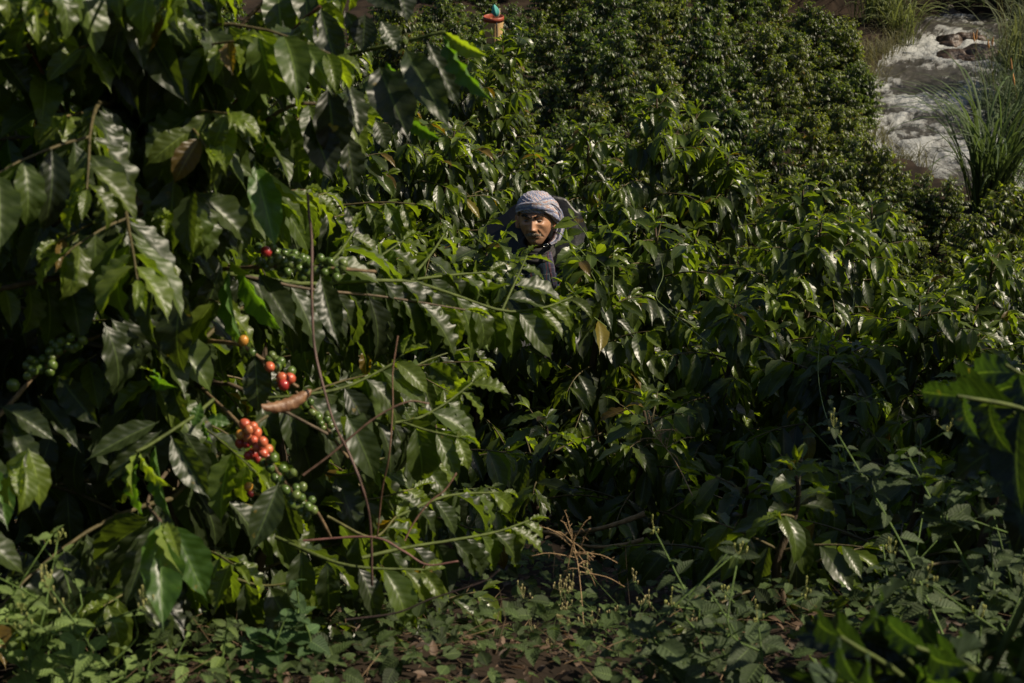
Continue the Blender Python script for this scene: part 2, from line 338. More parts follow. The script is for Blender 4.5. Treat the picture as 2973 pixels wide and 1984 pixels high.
# ------------------------------------------------------------------ river
def build_river():
    m, t, N, Lk = newmat('river_water')
    at = N.new("ShaderNodeAttribute"); at.attribute_name = "tint"; sp = N.new("ShaderNodeSeparateColor"); Lk.new(at.outputs[0], sp.inputs[0])
    tc = N.new("ShaderNodeTexCoord"); no = N.new("ShaderNodeTexNoise"); no.inputs['Scale'].default_value = 7; no.inputs['Detail'].default_value = 9; no.inputs['Roughness'].default_value = 0.7; Lk.new(tc.outputs['Object'], no.inputs[0])
    uvn = N.new("ShaderNodeUVMap"); mp = N.new("ShaderNodeMapping"); mp.inputs['Scale'].default_value = (2.2, 7.0, 1); Lk.new(uvn.outputs[0], mp.inputs[0])
    n2 = N.new("ShaderNodeTexNoise"); n2.inputs['Scale'].default_value = 1.0; n2.inputs['Detail'].default_value = 10; n2.inputs['Roughness'].default_value = 0.68; n2.inputs['Distortion'].default_value = 0.8; Lk.new(mp.outputs[0], n2.inputs[0])
    f = mth(N, Lk, 'ADD', mth(N, Lk, 'ADD', sp.outputs[0], mth(N, Lk, 'MULTIPLY_ADD', n2.outputs[0], 2.4, -1.2)), mth(N, Lk, 'MULTIPLY_ADD', no.outputs[0], 1.2, -0.6))
    mr = N.new("ShaderNodeMapRange"); mr.inputs[1].default_value = 0.32; mr.inputs[2].default_value = 1.05; Lk.new(f, mr.inputs[0])
    c = mixc(N, Lk, mr.outputs[0], (0.050, 0.046, 0.036), (0.40, 0.41, 0.39))
    pr = N.new("ShaderNodeBsdfPrincipled"); Lk.new(c, pr.inputs['Base Color'])
    Lk.new(mth(N, Lk, 'MULTIPLY_ADD', mr.outputs[0], 0.6, 0.12), pr.inputs['Roughness'])
    bp = N.new("ShaderNodeBump"); bp.inputs['Strength'].default_value = 0.9; bp.inputs['Distance'].default_value = 0.09; Lk.new(mth(N, Lk, 'ADD', no.outputs[0], n2.outputs[0]), bp.inputs['Height']); Lk.new(bp.outputs[0], pr.inputs['Normal'])
    o = N.new("ShaderNodeOutputMaterial"); Lk.new(pr.outputs[0], o.inputs[0])
    C = smooth_line(np.c_[RIV, np.zeros(len(RIV))], 620)[:, :2]
    tg = nrm(np.gradient(C, axis=0)); nr = np.stack([-tg[:, 1], tg[:, 0]], -1)
    W = np.linspace(-1.75, 1.75, 120); V = C[:, None] + W[None, :, None] * nr[:, None]
    s = np.concatenate([[0], np.cumsum(np.linalg.norm(np.diff(C, axis=0), axis=1))])[:, None] * np.ones(120)
    x, y = V[..., 0], V[..., 1]
    turb = fbm(s * 0.9, W[None] * 1.4 + s * .1, 5, 40); tu2 = fbm(s * 3.0 + 7, W[None] * 3.2, 4, 60)
    step = np.zeros_like(s)
    for sc0, a in ((9.0, 0.20), (14.2, 0.22), (17.6, 0.16), (22.5, 0.22), (26.5, 0.15)):
        step -= a * sstep(sc0 - 0.7, sc0 + 0.5, s + 0.8 * np.sin(W[None] * 1.3 + sc0))
    z = -10.15 + step * 0.6 + 0.30 * (turb - 0.5) + 0.16 * (tu2 - 0.5)
    foam = np.zeros_like(s)
    for sc0, a, ln in ((9.4, 1.0, 1.1), (14.6, 1.0, 1.7), (18.0, 0.9, 1.2), (21.2, 1.0, 2.2), (25.2, 1.0, 2.8)):
        u = s + 0.8 * np.sin(W[None] * 1.3 + sc0) - sc0; foam = np.maximum(foam, a * sstep(-0.5, 0.1, u) * (1 - sstep(ln * 0.5, ln * 1.7, u)))
    foam = foam * 0.85 + (turb - 0.5) * 2.0 + (tu2 - 0.5) * 1.6 + 0.15
    V3 = np.concatenate([V, (z + CAMZ)[..., None]], -1).reshape(-1, 3)
    n2 = 120; i = np.arange(619)[:, None] * n2; j = np.arange(n2 - 1)[None]; Q = np.stack([i + j, i + n2 + j, i + n2 + j + 1, i + j + 1], -1).reshape(-1, 4)[:, ::-1]
    tt = np.zeros((len(V3), 4)); tt[:, 0] = foam.ravel(); tt[:, 3] = 1
    tag(link('river', mesh_np('river', V3, Q, uv=np.stack([s, np.broadcast_to(W[None], s.shape)], -1).reshape(-1, 2), tint=tt), m), kind='structure')
build_river()
M_ROCK = basic('wet_rock', (0.085, 0.05, 0.028), 0.5, scale=4.0, col2=(0.016, 0.012, 0.009), bump=1.0, bdist=0.10)
def rock(loc, r, seed, label):
    u = np.linspace(0, 2 * math.pi, 33)[:-1]; v = np.linspace(0.02, math.pi - 0.02, 20); U, Vv = np.meshgrid(u, v, indexing='ij')
    n = np.stack([np.cos(U) * np.sin(Vv), np.sin(U) * np.sin(Vv), np.cos(Vv)], -1)
    k = 1 + 0.9 * (fbm(n[..., 0] * 1.7 + 5 + seed, n[..., 1] * 1.7 + n[..., 2] * 1.3 + 3, 4, seed) - 0.5)
    co = (n * k[..., None] * np.array(r)).reshape(-1, 3); nv = 20
    i = np.arange(32)[:, None]; j = np.arange(nv - 1)[None]; i2 = (i + 1) % 32
    Q = np.stack([i * nv + j, i * nv + j + 1, i2 * nv + j + 1, i2 * nv + j], -1).reshape(-1, 4)
    tag(link('river_rock', mesh_np('river_rock', co, Q), M_ROCK, loc=loc), label, 'rock')
RZ = CAMZ - 10.50
def PZ_(px, py, z):       # point of a pixel ray at world height z
    r = CF + (px - 1486.5) / FPX * CR - (py - 992.0) / FPX * CU; return CC + r * ((z - CC[2]) / r[2])
rock(PZ_(2752, 138, RZ), (0.38, 0.35, 0.30), 3, 'brown wet boulder with white water breaking around it in the upper river')
rock(PZ_(2815, 128, RZ), (0.42, 0.38, 0.30), 5, 'dark brown rock just right of the foaming boulder in the river')
rock(PZ_(2775, 180, RZ), (0.55, 0.42, 0.27), 8, 'orange brown rock shelf in mid river below the two upper boulders')
rock(PZ_(2840, 175, RZ), (0.6, 0.5, 0.34), 9, 'dark rock at the right water edge beside the orange brown shelf')
rock(PZ_(2745, 66, RZ), (0.5, 0.4, 0.42), 12, 'small dark rock at the head of the rapids')

# ------------------------------------------------------------------ coffee shrubs
def make_shrub(rng, h, r, stems=1, L=0.15, dens=1.0, lod=1, droop=0.7, start=0.3, skirt=0.12, nodestep=0.09, lean=0.05, fullness=1.0, topup=0.5, wr=0.36, domed=0.48):
    """returns (trunk Tubes, branches Tubes, Leaves) in local coordinates"""
    TK, BR, LV = Tubes(), Tubes(), Leaves()
    for st in range(stems):
        a0 = rng.uniform(0, 6.28); ln = lean * (1 if st == 0 else 3.5)
        hh = h * (1 if st == 0 else rng.uniform(0.75, 0.95))
        k = np.linspace(0, 1, 12)
        tr = np.stack([ln * h * k ** 1.3 * math.cos(a0) + 0.02 * np.sin(k * 9 + st), ln * h * k ** 1.3 * math.sin(a0) + 0.02 * np.cos(k * 7), hh * k - 0.08], -1)
        TK.add(tr, 0.014 + 0.011 * h, 0.005, 8 if lod < 2 else 5, 0.12, rng)
        z = skirt * hh + 0.05; node = 0
        while z < hh * 0.985:
            f = z / hh; p = np.array([np.interp(z - 0.08, tr[:, 2], tr[:, i]) for i in range(3)])
            prof = (1 - f) ** domed * (0.62 + 0.38 * min(1, f / 0.25)) * 1.28
            az0 = node * math.pi / 2 + a0 + rng.uniform(-0.5, 0.5)
            for s in (0, 1):
                if rng.random() > dens: continue
                ln_ = max(0.10, r * prof * rng.uniform(0.72, 1.12))
                el = 0.22 + topup * f ** 2 + rng.uniform(-0.15, 0.2)
                pts = arc_branch(rng, p, az0 + s * math.pi + rng.uniform(-0.25, 0.25), el, ln_, 1.1 / max(ln_, 0.4) * 0.85, 8)
                BR.add(pts, 0.0035 + 0.004 * ln_, 0.0015, 5 if lod < 2 else 3, tint=(1, 1.1, 0.8, 1))
                leafy_branch(LV, rng, pts, L=L, start=start * (1 - f), step=0.056 / fullness, droop=droop, tipsize=0.5, wr=wr)
                if ln_ > 0.45 and rng.random() < 0.65:                           # side twig
                    i = rng.integers(3, 6); bb = nrm(pts[i + 1] - pts[i]); sd = np.cross(bb, (0, 0, 1)) * rng.choice([-1, 1])
                    d = nrm(bb * 0.7 + sd * 0.7 + np.array([0, 0, 0.1])); q = arc_branch(rng, pts[i], math.atan2(d[1], d[0]), 0.05, ln_ * rng.uniform(0.3, 0.5), 1.0, 6)
                    BR.add(q, 0.003, 0.0013, 4 if lod < 2 else 3, tint=(0.8, 1.3, 0.6, 1)); leafy_branch(LV, rng, q, L=L * 0.95, start=0.1, step=0.06 / fullness, droop=droop)
            z += nodestep * rng.uniform(0.8, 1.2) / (1.0 if f < 0.8 else 1.4); node += 1
        # flush of young leaves on top
        top = tr[-1]; leafy_branch(LV, rng, np.array([top - (0, 0, 0.12), top + (0, 0, 0.04)]), L=L * 0.8, start=0.0, step=0.04, droop=0.1)
    return TK, BR, LV
def put_shrub(loc, parts, label, group=None, lod=1, mat=None, extra=None, seed=0):
    e = empty('coffee_shrub', loc, label, 'coffee shrub', group); TK, BR, LV = parts
    TK.build('trunk', M_TRUNK, e); BR.build('branches', M_BRANCH, e)
    LV.build('foliage', mat or (M_LEAF0 if lod == 0 else M_LEAF1 if lod == 1 else M_LEAF2), e, lod=lod, seed=seed)
    return e
# mid-ground shrubs: apex at (px, py, depth)
MIDS = [
 # px, py, d, radius, stems, L, label
 (1868, 235, 9.6, 0.72, 2, 0.135, 'tall pointed coffee shrub standing up behind and right of the turbaned man'),
 (2060, 420, 9.9, 0.62, 2, 0.135, 'coffee shrub whose shoulder slopes right beside the tall pointed shrub'),
 (2310, 520, 9.2, 0.66, 2, 0.135, 'coffee shrub with a broad leafy top just below the far valley planting'),
 (2560, 575, 9.6, 0.66, 2, 0.135, 'coffee shrub on the hillside edge, below the valley bushes and left of the edge shrub'),
 (2850, 690, 9.2, 0.66, 2, 0.13, 'coffee shrub at the right edge with bright tufts on top'),
 (1930, 600, 7.6, 0.66, 2, 0.14, 'coffee shrub with bronze tipped leaves immediately right of the man'),
 (2330, 600, 7.7, 0.62, 2, 0.14, 'shiny coffee shrub with long drooping leaves in the right half of the picture'),
 (2690, 820, 7.3, 0.60, 2, 0.135, 'coffee shrub under the bright tufted one at the right'),
 (2100, 820, 6.6, 0.45, 1, 0.14, 'darker coffee shrub in the shade below the bronze tipped one'),
 (2440, 960, 6.3, 0.58, 2, 0.135, 'coffee shrub overgrown by thin climbing tendrils right of centre'),
 (2900, 1020, 6.4, 0.55, 2, 0.135, 'coffee shrub behind the blurred dark leaves at the right edge'),
 (2300, 1330, 5.6, 0.42, 1, 0.13, 'low coffee shrub with fan shaped leaf groups in the lower right'),
 (2700, 1380, 5.3, 0.46, 1, 0.13, 'low coffee shrub tangled with grey green weeds in the lower right'),
 (2390, 1640, 4.7, 0.36, 1, 0.125, 'small bright green coffee plant near the bottom right weeds'),
 (1330, 360, 10.0, 0.70, 2, 0.135, 'coffee shrub behind and left of the turban'),
 (1560, 390, 10.6, 0.62, 2, 0.13, 'coffee shrub directly behind the turban, lit along its top'),
 (1290, 130, 11.6, 0.66, 2, 0.135, 'coffee shrub rising in front of the yellow bucket'),
 (1412, 92, 12.0, 0.62, 2, 0.135, 'coffee shrub with a bright top beside the yellow bucket'),
 (1660, 330, 12.0, 0.60, 2, 0.13, 'coffee shrub between the bucket and the tall pointed shrub'),
 (1090, 250, 9.2, 0.72, 2, 0.135, 'coffee shrub seen behind the big hanging leaves at top centre'),
 (880, 330, 8.2, 0.75, 2, 0.14, 'coffee shrub half hidden behind the branches of the near shrub'),
 (1090, 580, 7.6, 0.64, 2, 0.145, 'coffee shrub with broad sunlit leaves left of the black plastic sheet'),
 (1385, 672, 7.1, 0.46, 2, 0.145, 'coffee shrub in front of the man, its leaves crossing his chin'),
 (1745, 690, 7.1, 0.46, 2, 0.14, 'coffee shrub in front of the man\'s shoulder on the right'),
 (560, 450, 7.0, 0.75, 2, 0.14, 'coffee shrub glimpsed through the near shrub at the left'),
 (150, 500, 6.2, 0.80, 2, 0.14, 'coffee shrub glimpsed behind the near shrub at the far left'),
 (1230, 1170, 5.7, 0.42, 1, 0.13, 'low dark coffee shrub in the shade below the man'),
 (1560, 1190, 6.0, 0.45, 1, 0.13, 'dark coffee shrub in deep shade at the centre of the picture'),
 (1880, 1130, 6.0, 0.45, 1, 0.13, 'coffee shrub in deep shade right of the centre'),
 (760, 900, 5.0, 0.55, 1, 0.13, 'coffee shrub behind the red cherries'),
 (100, 1100, 4.6, 0.55, 1, 0.13, 'shaded coffee shrub behind the lower left leaves'),
 (1060, 1500, 3.9, 0.40, 1, 0.12, 'low coffee shrub at the foot of the near one, just left of the dark gap'),
 (760, 1610, 3.6, 0.34, 1, 0.12, 'low shaded coffee shrub under the green cherries'),
 (2130, 1480, 4.5, 0.36, 1, 0.12, 'small coffee shrub at the right side of the dark gap'),
 (2620, 1600, 4.2, 0.42, 1, 0.12, 'low coffee shrub behind the long weed stems'),
 (2880, 1560, 4.0, 0.42, 1, 0.12, 'low coffee shrub by the right edge behind the weeds'),
 (2260, 1760, 3.9, 0.30, 1, 0.11, 'tiny coffee plant among the broad leaved grey weeds'),
 (150, 60, 8.5, 0.8, 2, 0.14, 'tall coffee shrub behind the top left corner leaves'),
 (480, 90, 9.5, 0.8, 2, 0.14, 'coffee shrub in the gap above the near trunk'),
 (780, 70, 10.5, 0.8, 2, 0.14, 'coffee shrub seen between the top branches left of the big hanging leaves'),
 (1040, 60, 11.5, 0.75, 2, 0.135, 'coffee shrub with pale green tips at the top, left of the yellow bucket'),
]
EXTRA = {17: [[(1360, 130, 12.0), (1385, 100, 12.0), (1402, 84, 12.0)], [(1480, 140, 12.0), (1475, 115, 12.0), (1466, 98, 12.0)], [(1430, 140, 11.9), (1432, 122, 11.9), (1430, 104, 11.9)], [(1500, 150, 12.0), (1510, 110, 12.0), (1515, 80, 12.0)]],
         22: [[(1400, 850, 7.0), (1420, 740, 7.0), (1470, 668, 7.0)], [(1400, 900, 7.0), (1450, 820, 6.95), (1500, 752, 6.9)], [(1380, 850, 7.05), (1390, 700, 7.1), (1420, 640, 7.1)], [(1360, 900, 7.05), (1330, 760, 7.1), (1320, 690, 7.1)], [(1400, 950, 7.0), (1480, 860, 6.9), (1560, 830, 6.9)]],
         23: [[(1760, 860, 7.0), (1700, 745, 7.0), (1650, 700, 7.0)], [(1760, 900, 7.0), (1720, 800, 6.95), (1672, 745, 6.9)], [(1750, 850, 7.05), (1710, 700, 7.1), (1665, 635, 7.15)], [(1780, 850, 7.05), (1780, 700, 7.1), (1760, 640, 7.1)], [(1760, 950, 7.0), (1700, 900, 6.9), (1665, 850, 6.9)]]}
for i, (px, py, d, r, st, L, lab) in enumerate(MIDS):
    rng = np.random.default_rng(100 + i); top = P(px, py, d); gz = float(ground(top[0], top[1])); h = max(top[2] - gz, 0.45)
    parts = make_shrub(rng, h, r * 0.9, st, L * 1.25, droop=0.95, lod=1, dens=0.95, fullness=0.95, skirt=0.08 if h > 0.8 else 0.0)
    for ln_ in EXTRA.get(i, []):
        w = smooth_line([P(*q) - np.array([top[0], top[1], gz]) for q in ln_], 12); parts[1].add(w, .004, .0015, 5, tint=(1, 1.9, .6, 1)); leafy_branch(parts[2], rng, w, L=0.155, start=0.25, droop=0.75, step=0.055)
    put_shrub((top[0], top[1], gz), parts, lab, 'coffee shrubs on the near slope', 1, seed=i)

# far shrubs: a few kinds, copied over the valley floor
FAR = []
for k in range(7):
    rng = np.random.default_rng(500 + k)
    h = [1.95, 1.7, 2.15, 1.8, 1.6, 2.05, 1.85][k]
    e = put_shrub((0, -60, 0), make_shrub(rng, h, 0.62, 3, 0.14, lod=2, dens=1.0, fullness=1.0, skirt=0.2, nodestep=0.09, lean=0.05, topup=0.7, wr=0.40, domed=0.44), None, None, 2, seed=k)
    FAR.append(e)
def copy_thing(src):
    c = src.copy(); COL.objects.link(c)
    for ch in src.children:
        d = ch.copy(); COL.objects.link(d); d.parent = c
    return c
frng = np.random.default_rng(77); used = set(); nfar = 0
spots = []
for row in range(0, 25):
    y = 13.6 + row * 1.42
    for cix in range(-11, 15):
        x = cix * 1.5 + (0.75 if row % 2 else 0) + frng.uniform(-0.15, 0.15); yy = y + frng.uniform(-0.2, 0.2)
        hw = yy * 0.335 + 1.2
        if x > hw or x < -0.06 * yy - 1.2 - (0.26 * yy if yy > 24 else 0): continue
        spots.append((x, yy, 0))
edge_px = [2560, 2590, 2600, 2560, 2555, 2570, 2625, 2700, 2880, 3400]; edge_py = [0, 60, 100, 190, 280, 330, 365, 415, 455, 480]
for py_ in (-50, -15, 20, 62, 100, 140, 185, 230, 280, 325, 360, 388, 412, 432, 448):
    q = PZ_(np.interp(py_, edge_py, edge_px) - 95, py_, 1.62); spots.append((float(q[0]), float(q[1]), 1))
for px_, py_ in ((2330, 40), (2400, 75), (2440, 10), (2250, 5), (2360, -30), (2500, 140), (2420, 180), (2930, 545), (3000, 500), (2860, 520), (2450, 250)):
    q = PZ_(px_, py_, 1.62); spots.append((float(q[0]), float(q[1]), 2))
if True:
    for x, yy, edge in spots:
        dr = float(riv_dist(x, yy)); gz = float(ground(x, yy))
        q = np.array([x, yy, gz + 1.65]) - CC; dd = q @ CF; ppx = 1486.5 + FPX * (q @ CR) / dd; ppy = 992 - FPX * (q @ CU) / dd
        if (dr < 1.7 and not edge) or yy > 48 or ppy < -330 or ppx < -60: continue
        if ppx < 1150 and (ppy > 160 or frng.random() < 0.3): continue
        if ppy < -90 and (ppx < 1250 or frng.random() < 0.35): continue
        if not edge and yy > 28 and x > np.interp(yy, RBY, RBX): continue          # other bank: grass, no coffee
        if not edge and yy > 24 and ppx > np.interp(ppy, edge_py, edge_px) - 165: continue
        k = int(frng.integers(0, 7)); src = FAR[k]
        o = src if k not in used else copy_thing(src); used.add(k)
        o.location = (x, yy, gz - 0.05); o.rotation_euler = (0, 0, frng.uniform(0, 6.28)); s = frng.uniform(0.72, 1.12) if dr > 4.5 or yy < 24 else frng.uniform(0.74, 0.84); s = 0.68 if edge == 1 else s; o.scale = (s, s, s * frng.uniform(0.85, 1.1))
        o['category'] = 'coffee shrub'
        rowt = ['in the uppermost far rows', 'in the upper far rows', 'in the middle far rows', 'in the lower far rows', 'at the foot of the slope'][int(np.digitize(ppy, [90, 190, 320, 470]))]
        colt = ['left of the yellow bucket', 'right of the yellow bucket', 'above the tall pointed shrub', 'between the tall pointed shrub and river', 'next to the river', 'below the river bend'][int(np.digitize(ppx, [1380, 1700, 2050, 2350, 2700]))]
        o['label'] = 'round coffee shrub %s, %s' % (rowt, colt); o['group'] = 'coffee shrubs %s, %s' % (rowt, colt)
        nfar += 1
print('far shrubs', nfar)

# ------------------------------------------------------------------ foreground shrubs with hero branches
rng = np.random.default_rng(11)
def cherry_mesh(name, col, seed):
    u = np.linspace(0, 2 * math.pi, 19)[:-1]; v = np.linspace(0.03, math.pi - 0.03, 13); U, Vv = np.meshgrid(u, v, indexing='ij')
    rr = 1 - 0.16 * np.exp(-((math.pi - Vv) / 0.22) ** 2) + 0.05 * np.exp(-((math.pi - Vv - 0.36) / 0.12) ** 2)
    n = np.stack([np.cos(U) * np.sin(Vv) * rr, np.sin(U) * np.sin(Vv) * rr, np.cos(Vv) * rr * 1.12], -1)
    t = np.zeros(U.shape + (4,)); c = np.array(col); nav = np.exp(-((math.pi - Vv) / 0.2) ** 2)[..., None]
    mot = (vnoise(U * 2 + seed, Vv * 2.2, seed) - 0.5)[..., None] * 0.5
    t[..., :3] = c * (1 + mot) * (1 - nav) + nav * np.array([0.10, 0.07, 0.03]); t[..., 3] = 1
    i = np.arange(18)[:, None]; j = np.arange(12)[None]; i2 = (i + 1) % 18
    Q = np.stack([i * 13 + j, i * 13 + j + 1, i2 * 13 + j + 1, i2 * 13 + j], -1).reshape(-1, 4)
    me = mesh_np(name, n.reshape(-1, 3), Q, tint=t.reshape(-1, 4)); me.materials.append(M_CHERRY); return me
CH = {'red': [cherry_mesh('cherry', (0.46, 0.040, 0.035), 1), cherry_mesh('cherry', (0.40, 0.045, 0.03), 2)],
      'orange': [cherry_mesh('cherry', (0.66, 0.16, 0.07), 3), cherry_mesh('cherry', (0.68, 0.22, 0.09), 4), cherry_mesh('cherry', (0.60, 0.12, 0.06), 5)],
      'yellow': [cherry_mesh('cherry', (0.60, 0.28, 0.05), 6)],
      'green': [cherry_mesh('cherry', (0.105, 0.165, 0.032), 7), cherry_mesh('cherry', (0.085, 0.14, 0.028), 8), cherry_mesh('cherry', (0.13, 0.175, 0.045), 9)],
      'dark': [cherry_mesh('cherry', (0.12, 0.015, 0.015), 10)]}
crng = np.random.default_rng(5)
CHLAB = {'red': 'ripe red cherry', 'orange': 'ripening orange red cherry', 'yellow': 'yellow orange cherry', 'green': 'unripe green cherry', 'dark': 'dark red cherry'}
def cherry(parent, origin, px, py, d, kind='green', r=0.0086):
    me = CH[kind][crng.integers(0, len(CH[kind]))]; o = bpy.data.objects.new('cherry', me); COL.objects.link(o); o.parent = parent
    o.location = [float(a) for a in (P(px, py, d) - origin)]; s = r * crng.uniform(0.9, 1.1)
    o.scale = (s, s, s); o.rotation_euler = (crng.uniform(-0.9, 1.2), crng.uniform(-0.8, 0.8), crng.uniform(0, 6.28)); o['label'] = CHLAB[kind]
def zr5(L): return [(600 + x / 5.2275, 700 + y / 5.2275) for x, y in L]
def zr6(L): return [(600 + x / 2.6125, 950 + y / 2.6125) for x, y in L]
def zr4(L): return [(x / 2.24, 650 + y / 2.24) for x, y in L]

HB = P(500, 1800, 3.35); HB[2] = float(ground(HB[0], HB[1])); HX = HB.copy()
hero = empty('coffee_shrub', HB, 'large near coffee shrub with red and green cherries filling the left side', 'coffee shrub')
LV = Leaves(); BR = Tubes(); TK = Tubes()
def HL(b, t, wpx, tint=MATURE, tilt=0.0, upw=0.45, roll=0.0):
    """hero leaf from base (px,py,d) to tip (px,py,d), width in photo pixels"""
    A = P(*b); B = P(*t); d = nrm(B - A); L = float(np.linalg.norm(B - A)) * 1.06; W = wpx / FPX * (b[2] + t[2]) / 2
    g_ = float(np.asarray(tint)[1])
    if g_ > 0.045 and rng.random() < 0.72: n = np.array([-1.1 + rng.uniform(-.3, .3), -.8, .1 + rng.uniform(-.2, .3)])      # leaf with the sun behind it
    elif g_ <= 0.045 and rng.random() < (0.62 if g_ > 0.031 else 0.35): n = np.array([.445, -.59, .675]) + rng.normal(0, .11, 3)   # leaf face turned to the sun
    else: n = -CF * 1.0 + np.array([0, 0, upw]) + CR * tilt
    LV.flat.add(len(LV.b)); LV.add(A - HX, d, n, L, W, np.asarray(tint) * rng.uniform(0.85, 1.2))
def HBr(pts, r0=0.004, r1=0.002, leaves=True, n=14, tint=(1, 1, 1, 1), **kw):
    w = smooth_line([P(*p) - HX for p in pts], n); BR.add(w, r0, r1, 6, 0.12, rng, tint)
    if leaves: leafy_branch(LV, rng, w, **kw)
    return w
GREENSTEM = (0.75, 1.35, 0.45, 1)
# trunk
tw = smooth_line([P(492, 1810, 3.35) - HX - (0, 0, 0.1), P(490, 1500, 3.36) - HX, P(500, 1250, 3.36) - HX, P(505, 1020, 3.38) - HX, P(480, 760, 3.4) - HX, P(478, 560, 3.42) - HX, P(430, 300, 3.45) - HX, P(400, 0, 3.5) - HX, P(390, -120, 3.5) - HX], 26)
TK.add(tw, 0.024, 0.011, 10, 0.14, rng)
TK.build('trunk', M_TRUNK, hero)
MB = MATURE * 0.9; BL = np.array([0.040, 0.088, 0.012]); YG = YOUNG
# leaves of the fan at mid left
for a in [((738, 470, 3.0), (795, 705, 2.95), 95, BL), ((745, 470, 3.0), (912, 615, 3.05), 62, YG), ((735, 472, 3.05), (640, 600, 3.1), 70, MB), ((720, 480, 3.1), (700, 640, 3.15), 60, MB),
          ((745, 335, 3.15), (820, 460, 3.1), 75, BL), ((755, 445, 3.1), (830, 440, 3.1), 30, YG),
          ((668, 775, 3.0), (668, 1012, 2.95), 96, BL), ((690, 770, 3.0), (808, 975, 2.97), 98, BL * 1.1), ((665, 755, 3.0), (712, 800, 2.95), 34, YG), ((640, 780, 3.1), (575, 960, 3.1), 82, MB), ((620, 785, 3.15), (520, 935, 3.2), 80, MB), ((600, 790, 3.2), (480, 920, 3.25), 70, MB),
          ((750, 790, 3.15), (850, 960, 3.1), 80, MB), ((930, 800, 3.3), (975, 990, 3.25), 80, MB),
          ((740, 1035, 3.0), (752, 1205, 3.0), 82, MB), ((720, 1010, 3.2), (640, 1075, 3.2), 55, MB),
          ((462, 1225, 2.85), (250, 1320, 2.8), 70, MB * 1.3), ((470, 1250, 2.85), (300, 1395, 2.8), 62, MB * 1.2), ((440, 1275, 2.85), (275, 1410, 2.9), 60, MB),
          ((398, 1315, 2.8), (352, 1445, 2.72), 52, YG * 1.1), ((405, 1312, 2.8), (462, 1430, 2.72), 56, YG * 1.1), ((395, 1310, 2.85), (385, 1510, 2.85), 92, BL), ((450, 1290, 2.85), (480, 1510, 2.8), 88, BL),
          ((495, 1265, 2.8), (597, 1450, 2.8), 84, MB * 1.3), ((530, 1250, 2.85), (625, 1400, 2.9), 60, MB * 1.1), ((560, 1240, 2.9), (585, 1170, 2.9), 40, BL), ((600, 1215, 2.9), (668, 1230, 2.9), 42, BL), ((590, 1220, 2.9), (605, 1290, 2.9), 42, BL), ((622, 1170, 2.9), (625, 1210, 2.9), 30, YG),
          ((465, 1515, 2.62), (462, 1800, 2.52), 128, BL * 1.05), ((460, 1515, 2.66), (350, 1755, 2.62), 90, MB), ((455, 1515, 2.7), (285, 1710, 2.72), 80, MB), ((475, 1520, 2.62), (480, 1660, 2.5), 52, YG), ((485, 1515, 2.62), (515, 1610, 2.55), 45, YG * 0.9), ((500, 1520, 2.66), (595, 1740, 2.66), 116, BL * 0.8), ((440, 1510, 2.72), (225, 1640, 2.8), 70, MB * 1.1), ((430, 1505, 2.75), (280, 1540, 2.8), 60, MB),
          ((810, 1400, 2.9), (740, 1595, 2.85), 92, MB * 1.4), ((815, 1410, 3.0), (855, 1590, 3.1), 80, MB * 0.8), ((440, 1100, 3.0), (480, 1125, 2.9), 40, BL), ((440, 1060, 3.0), (475, 1130, 2.95), 44, BL * 1.1), ((405, 1120, 3.1), (360, 1030, 3.1), 50, MB),
          ((20, 1215, 2.8), (100, 1400, 2.75), 95, MB * 1.3), ((0, 1180, 2.8), (165, 1260, 2.8), 80, MB * 1.2), ((170, 1090, 2.9), (270, 1230, 2.85), 88, MB), ((110, 1150, 2.9), (225, 1290, 2.85), 60, MB * 1.1), ((-10, 1360, 2.7), (12, 1530, 2.65), 80, BL * 0.9), ((60, 1350, 2.75), (110, 1420, 2.7), 40, YG * 0.7),
          # top left hanging leaves
          ((400, 30, 2.8), (520, 300, 2.75), 110, MB), ((380, -20, 2.75), (405, 190, 2.7), 85, MB * 1.3), ((440, 90, 2.85), (520, 270, 2.8), 85, MB * 1.2), ((360, 20, 2.7), (300, 250, 2.75), 100, MB), ((300, 30, 2.8), (395, 330, 2.8), 90, MB * 0.9), ((400, -50, 2.8), (423, 80, 2.8), 50, YG * 1.1), ((470, -60, 2.8), (475, 85, 2.75), 30, YG * 1.1), ((450, 300, 2.95), (460, 470, 2.9), 76, MB * 1.3),
          ((0, 160, 2.8), (85, 270, 2.8), 80, MB), ((105, 195, 2.85), (210, 290, 2.85), 42, BL), ((60, 200, 2.85), (125, 360, 2.85), 62, MB), ((180, 340, 2.9), (170, 500, 2.9), 62, MB * 1.3), ((20, 400, 2.9), (40, 540, 2.9), 70, BL * 0.6), ((100, 370, 2.9), (145, 530, 2.9), 60, BL * 0.6), ((130, 640, 3.0), (110, 790, 3.0), 60, BL), ((30, 600, 3.0), (45, 830, 3.0), 60, BL * 0.7), ((220, 620, 3.05), (205, 780, 3.0), 56, MB),
          ((290, 330, 2.9), (290, 445, 2.9), 22, YG * 0.8), ((560, 180, 2.85), (690, 480, 2.9), 80, MB), ((600, 0, 2.8), (600, 90, 2.8), 60, MB * 1.3), ((540, -20, 2.8), (605, 95, 2.8), 60, MB * 1.2), ((630, -30, 2.8), (640, 160, 2.85), 70, MB)]:
    HL(*a, tilt=rng.uniform(0.2, 0.9) if np.asarray(a[3])[1] > 0.045 else rng.uniform(-0.5, 0.4))
